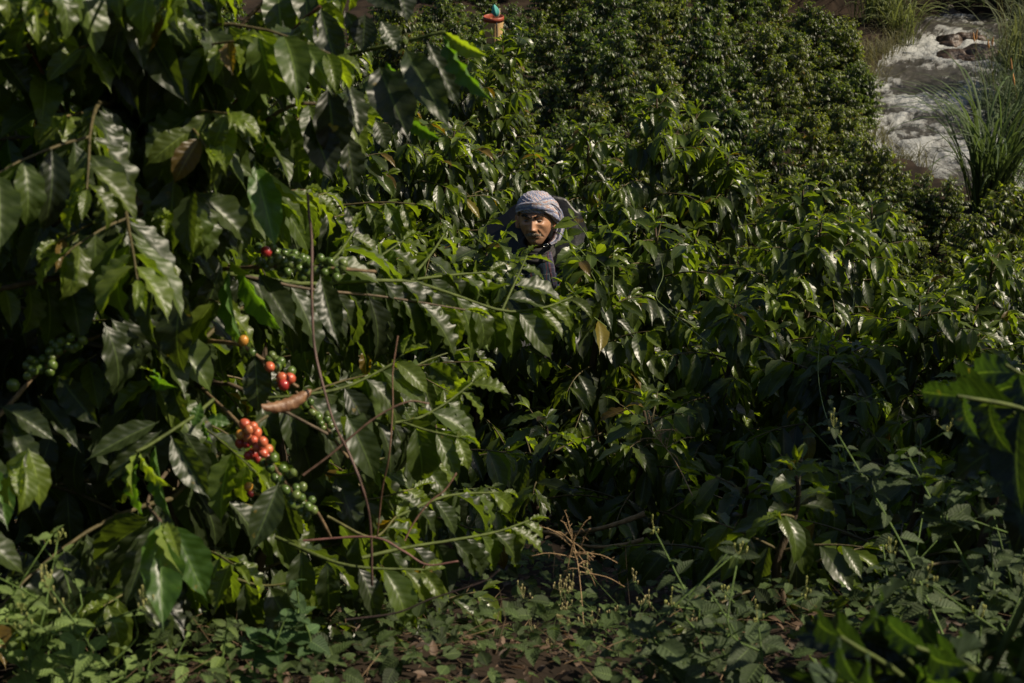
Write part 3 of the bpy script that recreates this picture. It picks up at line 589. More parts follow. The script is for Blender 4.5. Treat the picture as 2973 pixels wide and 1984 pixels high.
# big drooping leaves, top centre
HBr([(880, 215, 3.1), (1010, 160, 3.0), (1140, 130, 2.95), (1290, 92, 2.9)], 0.0045, 0.003, leaves=False, tint=GREENSTEM)
for a in [((1175, 140, 2.9), (1285, 345, 2.8), 104, MB * 1.5), ((1100, 190, 2.92), (1170, 385, 2.85), 140, MB * 0.9), ((1120, 180, 2.95), (1195, 290, 2.9), 55, BL), ((1285, 95, 2.85), (1388, 300, 2.75), 62, BL * 1.1), ((1290, 92, 2.85), (1405, 175, 2.8), 56, YG), ((1240, 120, 2.9), (1335, 310, 2.9), 75, MB), ((1105, 60, 2.9), (1160, 150, 2.9), 66, MB * 1.5), ((1060, 40, 2.9), (1050, 150, 2.9), 80, MB * 0.8),
          ((1000, 30, 2.9), (1060, 140, 2.9), 50, MB), ((1010, 240, 3.0), (1045, 385, 2.95), 80, MB), ((950, 250, 3.0), (985, 470, 3.0), 120, MB * 0.6), ((1090, 350, 3.0), (1130, 430, 3.0), 60, MB), ((870, 150, 3.0), (960, 260, 2.95), 100, MB), ((930, 20, 2.9), (975, 210, 2.9), 90, MB * 0.8), ((1150, -60, 2.9), (1190, 60, 2.9), 80, MB * 0.8), ((1060, -30, 2.9), (1160, 30, 2.85), 80, MB * 0.7), ((1170, 120, 2.9), (1185, 115, 2.9), 30, YG),
          ((820, 60, 2.95), (860, 300, 2.95), 70, MB), ((780, 130, 3.0), (820, 330, 3.0), 60, MB), ((1165, 330, 3.0), (1275, 420, 3.0), 46, BL), ((700, 120, 3.0), (720, 340, 3.0), 80, MB), ((900, 340, 3.0), (960, 520, 3.0), 110, MB * 0.6), ((1000, 380, 3.05), (1040, 560, 3.05), 80, MB * 0.8)]:
    HL(*a, tilt=rng.uniform(0.2, 0.8) if np.asarray(a[3])[1] > 0.045 else rng.uniform(-0.4, 0.5))
HBr([(480, 520, 3.4), (600, 400, 3.2), (740, 230, 3.05), (860, 80, 2.95), (930, 20, 2.9)], 0.006, 0.003, L=0.14, start=0.35, droop=1.0, tint=(1.3, .8, .7, 1))
HBr([(505, 550, 3.4), (560, 470, 3.2), (700, 420, 3.1), (800, 330, 3.1), (900, 300, 3.1), (1050, 330, 3.1)], 0.006, 0.003, L=0.14, start=0.4, droop=1.0)
HBr([(470, 560, 3.4), (380, 520, 3.2), (250, 430, 3.0), (80, 130, 2.8)], 0.007, 0.003, L=0.15, start=0.3, droop=1.1, tint=(1.3, .8, .7, 1))
HBr([(480, 700, 3.4), (330, 640, 3.1), (130, 620, 2.95), (-60, 590, 2.9)], 0.008, 0.004, L=0.14, start=0.35, droop=1.0)
HBr([(440, 820, 3.4), (300, 800, 3.15), (150, 810, 3.0), (0, 840, 2.9)], 0.007, 0.005, L=0.14, start=0.7, droop=1.1)
HBr([(420, 250, 3.4), (300, 120, 3.0), (150, 20, 2.8), (0, -80, 2.7)], 0.006, 0.003, L=0.15, start=0.2, droop=1.2)
HBr([(410, 150, 3.4), (520, 30, 3.1), (650, -60, 3.0)], 0.006, 0.003, L=0.15, start=0.2, droop=1.2)
HBr([(440, 330, 3.4), (330, 260, 3.1), (200, 160, 2.95), (60, 100, 2.85)], 0.006, 0.003, L=0.15, start=0.15, droop=1.2)
HBr([(440, 300, 3.45), (600, 180, 3.35), (800, -20, 3.3), (1000, -80, 3.2)], 0.006, 0.003, L=0.15, start=0.15, droop=1.2)
HBr([(470, 420, 3.4), (600, 330, 3.6), (800, 200, 3.7)], 0.006, 0.003, L=0.15, start=0.1, droop=1.1)
HBr([(460, 420, 3.4), (330, 380, 3.6), (100, 300, 3.7)], 0.006, 0.003, L=0.15, start=0.1, droop=1.1)
# middle branches reaching right
HBr([(500, 780, 3.4), (700, 800, 3.4), (900, 825, 3.5), (1160, 815, 3.65), (1300, 850, 3.75), (1460, 903, 3.85), (1580, 893, 3.9), (1662, 862, 3.95)], 0.006, 0.0022, n=24, L=0.16, start=0.15, droop=1.25, step=0.048, tint=GREENSTEM)
HBr([(700, 800, 3.4), (900, 840, 3.45), (1100, 860, 3.6), (1350, 900, 3.7)], 0.004, 0.002, L=0.155, start=0.1, droop=1.3, step=0.05)
HBr([(1458, 900, 3.85), (1495, 820, 3.9), (1530, 742, 3.95)], 0.003, 0.002, L=0.13, start=0.2, droop=0.5, step=0.05, tint=GREENSTEM)
HBr([(960, 800, 3.6), (1060, 770, 3.7), (1170, 700, 3.8)], 0.004, 0.002, L=0.15, start=0.3, droop=1.0, step=0.05, tint=GREENSTEM)
HBr([(930, 780, 3.5), (980, 740, 3.55), (1028, 672, 3.6)], 0.004, 0.002, L=0.14, start=0.2, droop=0.8, step=0.05, tint=GREENSTEM)
HBr([(1200, 800, 3.8), (1250, 740, 3.9), (1290, 680, 4.0)], 0.004, 0.002, L=0.13, start=0.2, droop=0.8, step=0.05, tint=GREENSTEM)
HBr([(1180, 815, 3.8), (1300, 800, 3.9), (1420, 790, 4.0)], 0.004, 0.002, L=0.14, start=0.1, droop=0.8, step=0.05, tint=GREENSTEM)
HBr([(700, 1160, 3.4), (850, 1150, 3.4), (1000, 1125, 3.45), (1130, 1062, 3.5), (1170, 1030, 3.5)], 0.004, 0.002, L=0.145, start=0.1, droop=1.0, step=0.045, tint=GREENSTEM)
HBr([(780, 1220, 3.4), (1000, 1212, 3.45), (1170, 1226, 3.5), (1280, 1180, 3.55), (1370, 1112, 3.6)], 0.004, 0.002, L=0.155, start=0.1, droop=1.0, step=0.045, tint=GREENSTEM)
HBr([(1165, 1225, 3.5), (1240, 1250, 3.5), (1330, 1270, 3.5)], 0.003, 0.002, L=0.14, start=0.2, droop=1.1, step=0.05, tint=GREENSTEM)
HBr([(1050, 1620, 3.3), (1180, 1590, 3.35), (1300, 1571, 3.4), (1440, 1545, 3.5), (1535, 1512, 3.55)], 0.004, 0.002, L=0.125, start=0.15, droop=1.0, step=0.045, tint=GREENSTEM)
HBr([(1150, 1500, 3.5), (1300, 1440, 3.6), (1460, 1430, 3.7)], 0.004, 0.002, L=0.115, start=0.2, droop=0.6, step=0.05, tint=GREENSTEM)
HBr([(800, 1560, 3.2), (1000, 1640, 3.15), (1230, 1655, 3.2)], 0.004, 0.002, L=0.13, start=0.2, droop=0.9, step=0.05, tint=GREENSTEM)
HBr([(620, 1160, 2.95), (560, 1210, 2.9), (500, 1250, 2.85), (430, 1295, 2.82), (395, 1312, 2.8)], 0.0035, 0.0025, leaves=False, tint=GREENSTEM)
HBr([(560, 1100, 3.3), (640, 1115, 3.25), (700, 1130, 3.2), (950, 1260, 3.2)], 0.006, 0.003, leaves=False)
HBr([(500, 1350, 3.3), (430, 1450, 3.0), (465, 1515, 2.65)], 0.004, 0.003, leaves=False)
for (a, b, c) in [((495, 1420, 3.3), (650, 1450, 3.4), (850, 1500, 3.5)), ((490, 1500, 3.3), (380, 1560, 3.4), (200, 1640, 3.5)), ((500, 1150, 3.4), (350, 1120, 3.5), (120, 1160, 3.7)), ((495, 1300, 3.4), (640, 1350, 3.6), (900, 1400, 3.8)), ((500, 980, 3.4), (620, 900, 3.7), (850, 930, 3.9)), ((500, 980, 3.4), (330, 930, 3.7), (100, 960, 3.8)),
                  ((480, 640, 3.4), (440, 660, 3.1), (420, 700, 2.95)), ((490, 760, 3.4), (520, 700, 3.15), (500, 640, 3.0)), ((505, 940, 3.4), (470, 960, 3.15), (400, 1000, 2.95)), ((500, 1180, 3.4), (470, 1130, 3.15), (440, 1100, 3.0)), ((490, 1650, 3.35), (400, 1700, 3.1), (300, 1760, 3.0)), ((490, 1600, 3.4), (600, 1600, 3.2), (680, 1640, 3.1)), ((500, 900, 3.4), (560, 860, 3.2), (640, 880, 3.05)),
                  ((500, 880, 3.4), (620, 900, 3.5), (760, 920, 3.6)), ((490, 1000, 3.4), (330, 1010, 3.2), (230, 1060, 3.1)), ((860, 1350, 3.6), (1000, 1380, 3.6), (1120, 1330, 3.7)), ((600, 1650, 3.3), (760, 1700, 3.3), (900, 1680, 3.3)), ((900, 1400, 3.6), (1050, 1450, 3.6), (1200, 1420, 3.7)), ((880, 960, 3.7), (1050, 930, 3.9), (1200, 900, 4.0)), ((480, 640, 3.4), (700, 620, 3.7), (950, 560, 4.0)), ((470, 480, 3.4), (250, 520, 3.5), (0, 480, 3.6)), ((1000, 1350, 3.7), (1150, 1330, 3.8), (1300, 1350, 3.9)), ((950, 1500, 3.4), (1080, 1560, 3.4), (1150, 1500, 3.5))]:
    HBr([a, b, c], 0.0034, 0.0018, L=0.15, start=0.1, droop=1.0, step=0.05, tint=(1, 1.3, .7, 1))
for pts_ in ([(420, 200, 3.4), (330, 120, 2.9), (230, 140, 2.7)], [(420, 330, 3.4), (300, 320, 2.9), (180, 340, 2.7)], [(450, 400, 3.4), (560, 330, 2.9), (660, 330, 2.75)], [(430, 250, 3.4), (540, 150, 2.9), (680, 120, 2.75)],
             [(470, 500, 3.4), (400, 480, 2.95), (330, 560, 2.8)], [(470, 500, 3.4), (570, 560, 2.95), (500, 620, 2.8)], [(440, 150, 3.4), (420, 60, 2.9), (480, 20, 2.7)], [(420, 100, 3.4), (200, 30, 2.9), (60, 60, 2.75)], [(470, 620, 3.4), (300, 640, 2.9), (170, 700, 2.8)], [(430, 330, 3.4), (540, 360, 2.85), (600, 430, 2.75)]):
    HBr(pts_, 0.0035, 0.0018, L=0.15, start=0.2, droop=1.3, step=0.045, tint=(1, 1.1, .6, 1), nb=(.35, -.6, 0))
T2, B2, V2 = make_shrub(np.random.default_rng(305), 2.3, 0.62, 1, 0.14, lod=0, dens=1.0, fullness=1.15, start=0.1, droop=1.0, skirt=0.16, lean=0.0, wr=0.41)
def blocked(p):
    q = np.asarray(p) + HX - CC; d = q @ CF; px = 1486.5 + FPX * (q @ CR) / d; py = 992 - FPX * (q @ CU) / d
    if 560 < px < 1060 and 700 < py < 1560 and d < 3.22: return True
    if 180 < px < 680 and 1180 < py < 1900 and d < 3.0: return True
    if -50 < px < 300 and 950 < py < 1300 and d < 3.0: return True
    if 590 < px < 930 and 420 < py < 1020 and d < 3.1: return True
    return px > 1120 and py > 950
keep = [k for k in range(len(V2.b)) if not blocked(V2.b[k]) and not blocked(V2.b[k] + nrm(V2.d[k]) * V2.L[k] * .8)]
for k in keep: LV.add(V2.b[k], V2.d[k], V2.n[k], V2.L[k], V2.W[k], V2.t[k])
off = 0
for v_, q_ in zip(B2.V, B2.Q):
    lo = int(q_.min())
    if not any(blocked(p) for p in v_[::9]): BR.Q.append(q_ - lo + BR.n); BR.V.append(v_); BR.T.append(np.tile((.8, .9, .6, 1), (len(v_), 1))); BR.n += len(v_)
BR.build('branches', M_BRANCH, hero)
LV.build('foliage', M_LEAF0, hero, lod=0, seed=3)
def fruiting(pts, r0, r1, items, tint=(1.5, 1.4, 1.2, 1)):
    T = Tubes(); w = smooth_line([P(*p) for p in pts], 18); T.add(w, r0, r1, 7, 0.22, rng, tint)
    o = P(*pts[0]); b = T.build('fruiting_branch', M_BRANCH, hero, origin=o); b.location = [float(a) for a in (o - HX)]
    for (px, py), kind, d, r in items: cherry(b, o, px, py, d + crng.uniform(-0.015, 0.015), kind, r)
    return b
g6 = zr6([(425, 1028), (475, 1008), (507, 993), (480, 1065), (578, 1075), (628, 1115), (650, 1105), (560, 1160), (520, 1145), (597, 1235), (628, 1288), (678, 1222), (725, 1215), (715, 1298), (725, 1345), (677, 1355), (678, 1275), (795, 1315), (768, 1365), (808, 1388), (718, 1395), (757, 1435), (643, 1342)])
o6 = zr6([(290, 735), (320, 778), (352, 758), (378, 800), (312, 832), (358, 862), (425, 872), (385, 910), (468, 925), (428, 957), (395, 885)])
r6 = zr6([(253, 880), (352, 965), (300, 885), (315, 975), (450, 990), (390, 1000)])
fruiting([(560, 1105, 3.3), (625, 1165, 3.1), (690, 1228, 2.95), (735, 1290, 2.93), (790, 1350, 2.95), (850, 1430, 3.0), (915, 1480, 3.05), (960, 1560, 3.1)], 0.0045, 0.003,
         [(p, 'green', 2.93, 0.0080) for p in g6] + [(p, 'orange', 2.90, 0.0089) for p in o6] + [(p, 'red', 2.93, 0.0088) for p in r6] + [((697, 1262), 'yellow', 2.9, 0.0085)])
g6b = zr6([(475, 240), (497, 215), (530, 252), (558, 265), (533, 305), (640, 335), (527, 428), (345, 195)])
fruiting([(600, 990, 3.1), (690, 1000, 3.0), (735, 1025, 3.0), (775, 1055, 3.0), (815, 1090, 3.0), (865, 1125, 3.0)], 0.0045, 0.003,
         [(p, 'green', 2.99, 0.0080) for p in g6b] + [(p, 'orange', 2.96, 0.0090) for p in zr6([(478, 302), (568, 385), (632, 390)])] + [(zr6([(585, 440)])[0], 'red', 2.96, 0.0090), (zr6([(278, 103)])[0], 'yellow', 2.96, 0.0085)], (1.9, 1.7, 1.4, 1))
g5 = zr5([(790, 100), (1010, 100), (1045, 165), (1095, 190), (1180, 180), (1260, 190), (1090, 265), (1145, 275), (975, 320), (1120, 345), (1180, 325), (1270, 350), (800, 305), (840, 340), (905, 395), (1210, 415), (1290, 265), (1335, 200), (1390, 310), (1450, 260), (1510, 285), (1500, 350), (1410, 415), (1510, 460), (1560, 350), (1130, 485), (1225, 475), (1450, 545), (1725, 265), (1825, 320), (1870, 320), (1665, 460), (1785, 480), (1825, 400), (1985, 455), (2070, 340), (2060, 400), (1965, 560)]) + zr4([(1085, 290), (1130, 260), (1220, 285), (1270, 225)])
fruiting([(500, 770, 3.4), (640, 780, 3.25), (735, 776, 3.15), (810, 773, 3.15), (887, 776, 3.15), (985, 780, 3.15), (1090, 790, 3.2)], 0.0045, 0.003,
         [(p, 'green', 3.13, 0.0083) for p in g5] + [(zr5([(905, 160)])[0], 'red', 3.1, 0.0105)])
g4 = zr4([(325, 830), (385, 830), (200, 885), (235, 900), (285, 880), (180, 920), (215, 955), (265, 945), (180, 990), (340, 875), (340, 920), (325, 965), (475, 810), (505, 795), (400, 770), (460, 740), (350, 780), (440, 800), (540, 760), (370, 795)])
fruiting([(-60, 1260, 2.8), (0, 1205, 2.85), (45, 1155, 2.88), (95, 1098, 2.9), (145, 1055, 2.95), (200, 1010, 3.0), (330, 960, 3.2), (480, 900, 3.4)], 0.0045, 0.003, [(p, 'green', 2.9, 0.0082) for p in g4] + [(zr4([(85, 1050)])[0], 'green', 2.82, 0.010)])
g7 = zr4([(2085, 1300), (2125, 1270), (2060, 1245), (2160, 1390), (2190, 1360), (2130, 1240), (2030, 1230), (2070, 1260), (2100, 1330), (2150, 1310), (1990, 1180), (2020, 1160)])
fruiting([(860, 1140, 3.4), (920, 1200, 3.3), (960, 1260, 3.3), (1010, 1330, 3.3)], 0.004, 0.003, [(p, 'green', 3.28, 0.0075) for p in g7])
fruiting([(600, 1430, 3.3), (690, 1420, 3.2), (760, 1440, 3.2)], 0.004, 0.003, [(zr6([(318, 1212)])[0], 'yellow', 3.1, 0.0088), (zr6([(335, 1262)])[0], 'dark', 3.1, 0.0085)])
# curled dry brown leaf of the near shrub
def curled_leaf():
    A = P(905, 1133, 2.95) - HX; B = P(762, 1182, 2.9) - HX; n = 18; m = 10; V = []
    ax_ = B - A; e1 = nrm(np.cross(ax_, CF)); e2 = -CF
    for i in range(n + 1):
        t = i / n; c = A + ax_ * t + np.array([0, 0, -0.012 * math.sin(t * 3.1)]); w = 0.002 + 0.010 * math.sin(math.pi * min(1, t ** 0.8 * 0.93)) ** 0.7
        for j in range(m + 1):
            a = -1.2 + 3.9 * j / m; k = 1 + 0.12 * math.sin(t * 40 + j)
            V.append(c + w * k * (math.cos(a) * e2 + math.sin(a) * e1))
    Q = [(i * (m + 1) + j, i * (m + 1) + j + 1, (i + 1) * (m + 1) + j + 1, (i + 1) * (m + 1) + j) for i in range(n) for j in range(m)]
    tt = np.tile((0.30, 0.155, 0.062, 0.3), (len(V), 1)); uv = [(0.2 + 0.3 * (k % (m + 1)) / m, (k // (m + 1)) / n) for k in range(len(V))]
    o = link('withered_leaf', mesh_np('withered_leaf', V, Q, uv=uv, tint=tt), M_DRYL, hero); o['label'] = 'brown curled withered leaf'
curled_leaf()

# second near shrubs (left background fill, right edge, bottom right)
def near_shrub(base_px, depth, h, r, label, seed, **kw):
    b = P(base_px, 1000, depth); gz = float(ground(b[0], b[1])); g = np.random.default_rng(seed)
    return put_shrub((b[0], b[1], gz), make_shrub(g, h, r, lod=0, **kw), label, None, 0, seed=seed)
near_shrub(-420, 3.3, 2.1, 0.8, 'dark coffee shrub cut off by the left edge', 21, stems=1, L=0.15, droop=1.0, start=0.25)
near_shrub(250, 4.2, 2.3, 0.8, 'shaded coffee shrub standing just behind the trunk of the near shrub', 22, stems=2, L=0.14, droop=0.9, start=0.25)
near_shrub(800, 4.6, 1.55, 0.6, 'coffee shrub behind the long green cherry branch', 23, stems=1, L=0.14, droop=0.9, start=0.2)
def edge_shrub(basept, branches, label, seed, L, full=0):
    b = P(*basept); b[2] = float(ground(b[0], b[1])); e = empty('coffee_shrub', b, label, 'coffee shrub'); g = np.random.default_rng(seed)
    T, B, V = Tubes(), Tubes(), Leaves()
    T.add(smooth_line([np.zeros(3), np.array([0.02, 0.01, 0.4]), np.array([0.0, 0.0, 0.9]), np.array([0.02, 0, 1.3])], 10), 0.02, 0.008, 8, 0.1, g)
    for k, pts in enumerate(branches):
        w = smooth_line([np.array([0, 0, 0.45 + 0.12 * k])] + [P(*p) - b for p in pts], 14); B.add(w, 0.006, 0.0025, 6, 0.1, g, GREENSTEM)
        leafy_branch(V, g, w, L=L, start=0.45, droop=0.6, step=0.06, wr=0.42, young=False, nb=(-1.5, -.6, -.5))
    if full:
        T2, B2, V2 = make_shrub(g, full, 0.9, 2, 0.15, lod=0, dens=0.95, start=0.2, droop=0.9); T.V += T2.V; T.Q += [q + T.n for q in [np.concatenate([a for a in T2.Q])]] ; T.T += T2.T; T.n += T2.n
        B.Q += [q + B.n for q in B2.Q]; B.V += B2.V; B.T += B2.T; B.n += B2.n
        for a in 'bdnLWt': getattr(V, a).extend(getattr(V2, a))
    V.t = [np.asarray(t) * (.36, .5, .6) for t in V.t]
    T.build('trunk', M_TRUNK, e); B.build('branches', M_BRANCH, e); V.build('foliage', M_LEAF0, e, lod=0, seed=seed)
edge_shrub((3500, 1500, 2.5), [[(3200, 1400, 2.4), (2980, 1230, 2.35), (2850, 1110, 2.3)], [(3250, 1100, 2.5), (3020, 960, 2.5)], [(3300, 1500, 2.4), (3080, 1400, 2.4)], [(3200, 1350, 2.3), (3000, 1200, 2.25), (2780, 1150, 2.2)], [(3200, 1350, 2.4), (3050, 1150, 2.35), (2920, 1060, 2.3)]], 'blurred dark coffee leaves closest to the camera at the right edge', 36, 0.16)
added_shade_shrub = put_shrub((2.5, 3.9, float(ground(2.5, 3.9))), make_shrub(np.random.default_rng(66), 2.9, 0.85, 2, 0.15, lod=1, dens=0.95, start=0.2, droop=0.9), 'added tall coffee shrub, unseen beyond the right edge, casting shade', None, 1, seed=5)  # unseen shrub added to shade the ground at the centre
put_shrub((2.95, 5.4, float(ground(2.95, 5.4))), make_shrub(np.random.default_rng(67), 3.0, 0.9, 2, 0.15, lod=1, dens=0.95, start=0.2, droop=0.9), 'second added shade-casting coffee shrub, unseen beyond the right edge, farther from the camera', None, 1, seed=6)  # another shrub added out of view for the shadow it throws
edge_shrub((3000, 2500, 2.0), [[(2750, 2150, 2.0), (2600, 1960, 1.95), (2480, 1830, 1.9)], [(2900, 2200, 2.0), (2700, 2080, 2.0)], [(2900, 2200, 1.9), (2780, 2060, 1.9), (2620, 1900, 1.85)], [(2700, 2250, 1.95), (2560, 2080, 1.9), (2430, 1950, 1.85)], [(2850, 2250, 1.9), (2650, 1990, 1.85), (2440, 1850, 1.8)], [(3000, 2150, 1.9), (2850, 1960, 1.85), (2660, 1880, 1.8)]], 'blurred dark coffee leaves rising from the bottom right corner', 32, 0.155)

tx, ty = 6.35, 4.05
TKs, BRs, LVs = make_shrub(np.random.default_rng(90), 6.3, 2.3, 2, 0.16, lod=1, dens=1.0, start=0.1, droop=0.5, skirt=0.74, lean=0.02)
ste = None
for tx, ty, lb, sd_ in ((6.35, 4.05, 'added tall tree, unseen off the right side, casting shade', 8), (6.6, 5.35, 'second added shade-casting tree, unseen, farther down the slope', 9)):  # both trees are added out of view so their crowns darken the centre
  ste = empty('added_shade_tree', (tx, ty, float(ground(tx, ty))), lb, 'tree')
  TKs.build('trunk', M_TRUNK, ste); BRs.build('branches', M_BRANCH, ste); LVs.build('crown', M_LEAF1, ste, lod=1, seed=sd_)

# ------------------------------------------------------------------ vines, weeds, litter
M_VINE = basic('vine_stem', (0.15, 0.088, 0.068), 0.6, scale=50, noise=0.5, attr=True)
def vine(pts, r0, r1, label, tint=(1, 1, 1, 1), n=40, name='vine', cat='vine'):
    T = Tubes(); o = P(*pts[0]); T.add(smooth_line([P(*p) for p in pts], n), r0 * .8, r1 * .8, 6, 0.15, rng, tint)
    b = T.build(name, M_VINE, None, origin=o); b.location = [float(a) for a in o]; return tag(b, label, cat)
vine([(893, 560, 2.95), (897, 620, 2.95), (905, 700, 2.95), (905, 850, 2.94), (912, 1000, 2.94), (935, 1110, 2.93), (970, 1230, 2.93), (1010, 1310, 2.95), (1050, 1410, 2.95), (1075, 1520, 3.0), (1080, 1700, 3.05)], 0.0034, 0.0030, 'long purplish brown stem running down past the green cherries')
vine([(1155, 975, 3.1), (1140, 1080, 3.1), (1140, 1180, 3.1), (1130, 1320, 3.1), (1110, 1420, 3.15), (1095, 1560, 3.2)], 0.002, 0.002, 'thin upright reddish stem just right of the purplish one', (1.4, 1.3, 1, 1))
vine([(880, 1380, 3.0), (960, 1320, 3.0), (1080, 1220, 3.0), (1180, 1168, 3.0), (1245, 1172, 3.0)], 0.0028, 0.002, 'brown runner arching to a knotted end over the middle left leaves', (1.3, 1.3, 1.1, 1))
vine([(880, 1570, 3.0), (1080, 1560, 3.0), (1170, 1600, 3.0), (1240, 1640, 3.0), (1330, 1630, 3.0)], 0.0028, 0.002, 'reddish runner crossing the leaves low on the near shrub', (1.3, 1, 1, 1))
vine([(1175, 1570, 3.1), (1200, 1520, 3.1), (1245, 1460, 3.1), (1290, 1425, 3.1), (1325, 1375, 3.1)], 0.0024, 0.0018, 'short tan twig slanting up to a dead tip', (1.8, 1.7, 1.4, 1))
vine([(1005, 1800, 2.9), (1150, 1780, 2.9), (1250, 1740, 2.9), (1400, 1690, 2.9), (1450, 1655, 2.9)], 0.0022, 0.0015, 'black thin stem slanting across the low leaves', (.3, .3, .3, 1))
for k, pts in enumerate([[(2060, 1000, 4.5), (1940, 900, 6.2), (1905, 860, 6.5), (1925, 800, 6.6), (1915, 740, 6.6)], [(2440, 1310, 5.2), (2390, 1180, 5.5), (2375, 1050, 5.7), (2400, 930, 5.8), (2470, 900, 5.8), (2480, 850, 5.9)]]):
    vine(pts, 0.0022, 0.0012, ['pale green tendril climbing in front of the dark shrub', 'pale green tendril climbing the overgrown shrub'][k], (1.0, 2.4, 0.7, 1))
# weeds -------------------------------------------------------------
def weed(base, top, label, nodes, leaf, tint, seed, kind='ovate', spread=1.0, stem=(0.8, 1.8, 0.6, 1), r=0.003, flowers=None, group=None, wr=0.5, branches=0):
    g = np.random.default_rng(seed); B = P(*base); T = P(*top); e = empty('weed', B, label, 'weed', group)
    S, V = Tubes(), Leaves(); lines = [smooth_line([np.zeros(3), (T - B) * 0.5 + g.normal(0, 0.01, 3), T - B], 12)]
    for k in range(branches):
        i = g.integers(3, 9); q = lines[0][i]; lines.append(smooth_line([q, q + np.array([g.uniform(-.08, .08), g.uniform(-.05, .05), 0.05]), q + np.array([g.uniform(-.14, .14), g.uniform(-.1, .1), 0.14])], 8))
    for li, w in enumerate(lines):
        S.add(w, r * (1 if li == 0 else 0.6), r * 0.4, 5, 0, None, stem); m = nodes if li == 0 else max(2, nodes // 2)
        for k in range(m):
            f = 0.15 + 0.85 * k / max(1, m - 1); p = w[min(int(f * (len(w) - 1)), len(w) - 1)]; az = k * math.pi / 2 + seed
            sz = leaf * (1 - 0.55 * f ** 2) * g.uniform(0.8, 1.2)
            for s in (0, 1):
                a = az + s * math.pi + g.uniform(-.3, .3); d = np.array([math.cos(a) * spread, math.sin(a) * spread, g.uniform(-0.25, 0.55)])
                V.add(p, d, np.array([0, 0, 1.]) + g.normal(0, .25, 3), sz, sz * wr * g.uniform(.85, 1.15), np.array(tint) * g.uniform(.7, 1.3))
    S.build('stem', M_BRANCH, e); V.build('leaves', M_WEED, e, kind=kind, lod=0, seed=seed)
    if flowers:
        for w in lines:
            F = Tubes()
            for k in range(6):
                p = w[-1] + g.normal(0, 0.008, 3) + (0, 0, 0.004 * k); F.add(np.array([w[-1] - (0, 0, .003), (w[-1] + p) / 2 - (0, 0, .001), p]), 0.0004, 0.0004, 3, tint=flowers); F.add(np.array([p, p + (0, 0, 0.004), p + (0, 0, 0.007)]), 0.0014, 0.002, 5, tint=flowers)
            F.build('flower_head', M_STRAW, e)
    return e
WG = (0.13, 0.19, 0.055); GG = (0.055, 0.080, 0.034)
weed((60, 2040, 2.75), (35, 1690, 2.75), 'tall leafy weed at the bottom left corner', 6, 0.05, WG, 1, branches=3)
weed((90, 2040, 2.7), (80, 1770, 2.7), 'bushy pale green weed with a flower spike, second from the left edge', 7, 0.045, WG, 2, flowers=(0.8, 1.2, 0.6, 1), branches=3)
weed((185, 2040, 2.65), (198, 1780, 2.65), 'pale weed with an upright knobbly flower spike at the bottom left', 8, 0.045, WG, 3, flowers=(0.9, 1.2, 0.7, 1), branches=3)
weed((150, 2020, 2.8), (160, 1820, 2.8), 'leafy weed between the two flower spikes at bottom left', 5, 0.05, WG, 4, branches=4)
weed((250, 2020, 2.75), (285, 1870, 2.75), 'low weed just right of the flower spikes', 4, 0.045, WG, 5, branches=3)
weed((320, 1990, 2.85), (350, 1880, 2.85), 'small weed with yellow edged leaves on the litter', 3, 0.045, WG, 6)
weed((425, 1970, 2.85), (440, 1870, 2.85), 'single seedling with two upright leaves on the bare litter', 2, 0.06, WG, 7, spread=0.5)
weed((540, 1930, 2.9), (550, 1835, 2.9), 'small seedling with narrow leaves right of the upright one', 3, 0.045, WG, 8, spread=0.7)
weed((655, 1960, 2.9), (660, 1820, 2.9), 'blotchy yellow green weed with pointed leaves', 3, 0.06, (0.11, 0.16, 0.04), 9)
for k, (x0, y0, x1, y1, lf) in enumerate([(740, 1990, 745, 1850, .055), (850, 1830, 860, 1690, .04), (820, 1900, 830, 1790, .055), (900, 1900, 880, 1800, .045)]):
    weed((x0, y0, 2.9), (x1, y1, 2.9), ['creeper with heart shaped leaves at the foot of the near shrub', 'upper heart leaved creeper under the green cherries', 'heart leaved creeper beside the dry litter', 'grey green heart leaved creeper, the rightmost one'][k], 4, lf, (0.06, 0.11, 0.04), 20 + k, kind='heart', wr=0.85, spread=0.8)
# grey green weeds on the right, slightly out of focus
for k, (b, t, n, lf, br, lab) in enumerate([
    ((2190, 1990, 3.2), (1900, 1540, 3.3), 8, 0.065, 2, 'grey green weed leaning left in front of the dark gap'),
    ((2080, 2040, 3.0), (2030, 1730, 3.0), 6, 0.075, 2, 'grey green weed with broad leaves at the bottom centre right'),
    ((2210, 2060, 2.9), (2200, 1800, 2.9), 5, 0.085, 2, 'grey green weed with the largest drooping leaf at the bottom'),
    ((1960, 2040, 3.0), (1900, 1820, 3.0), 5, 0.08, 2, 'low grey green weed with wide leaves just right of the flowering stalks'),
    ((2800, 1990, 3.1), (2420, 1240, 3.4), 12, 0.062, 2, 'long grey green stem arching up to the left across the lower right'),
    ((2990, 1960, 3.0), (2640, 1330, 3.2), 11, 0.07, 3, 'second long weed stem crossing the lower right, nearer the edge'),
    ((3000, 1600, 3.0), (2870, 1290, 3.1), 7, 0.065, 2, 'grey green weed by the right edge under the dark leaves'),
    ((2860, 2020, 2.7), (2850, 1800, 2.7), 5, 0.07, 2, 'blurred flowering weed in the bottom right corner'),
    ((2960, 1900, 3.2), (2930, 1500, 3.3), 7, 0.07, 3, 'leafy weed against the right edge'),
    ((2600, 1980, 3.3), (2560, 1560, 3.6), 8, 0.06, 3, 'tangled grey green weed amid the low coffee plants'),
    ((2480, 1500, 4.0), (2410, 1160, 4.2), 8, 0.06, 2, 'upright pale weed in front of the overgrown coffee shrub')]):
    weed(b, t, lab, n, lf, GG, 40 + k, branches=br, r=0.0035, flowers=(1.0, 1.4, 0.7, 1) if k in (0, 2, 4, 7) else None)
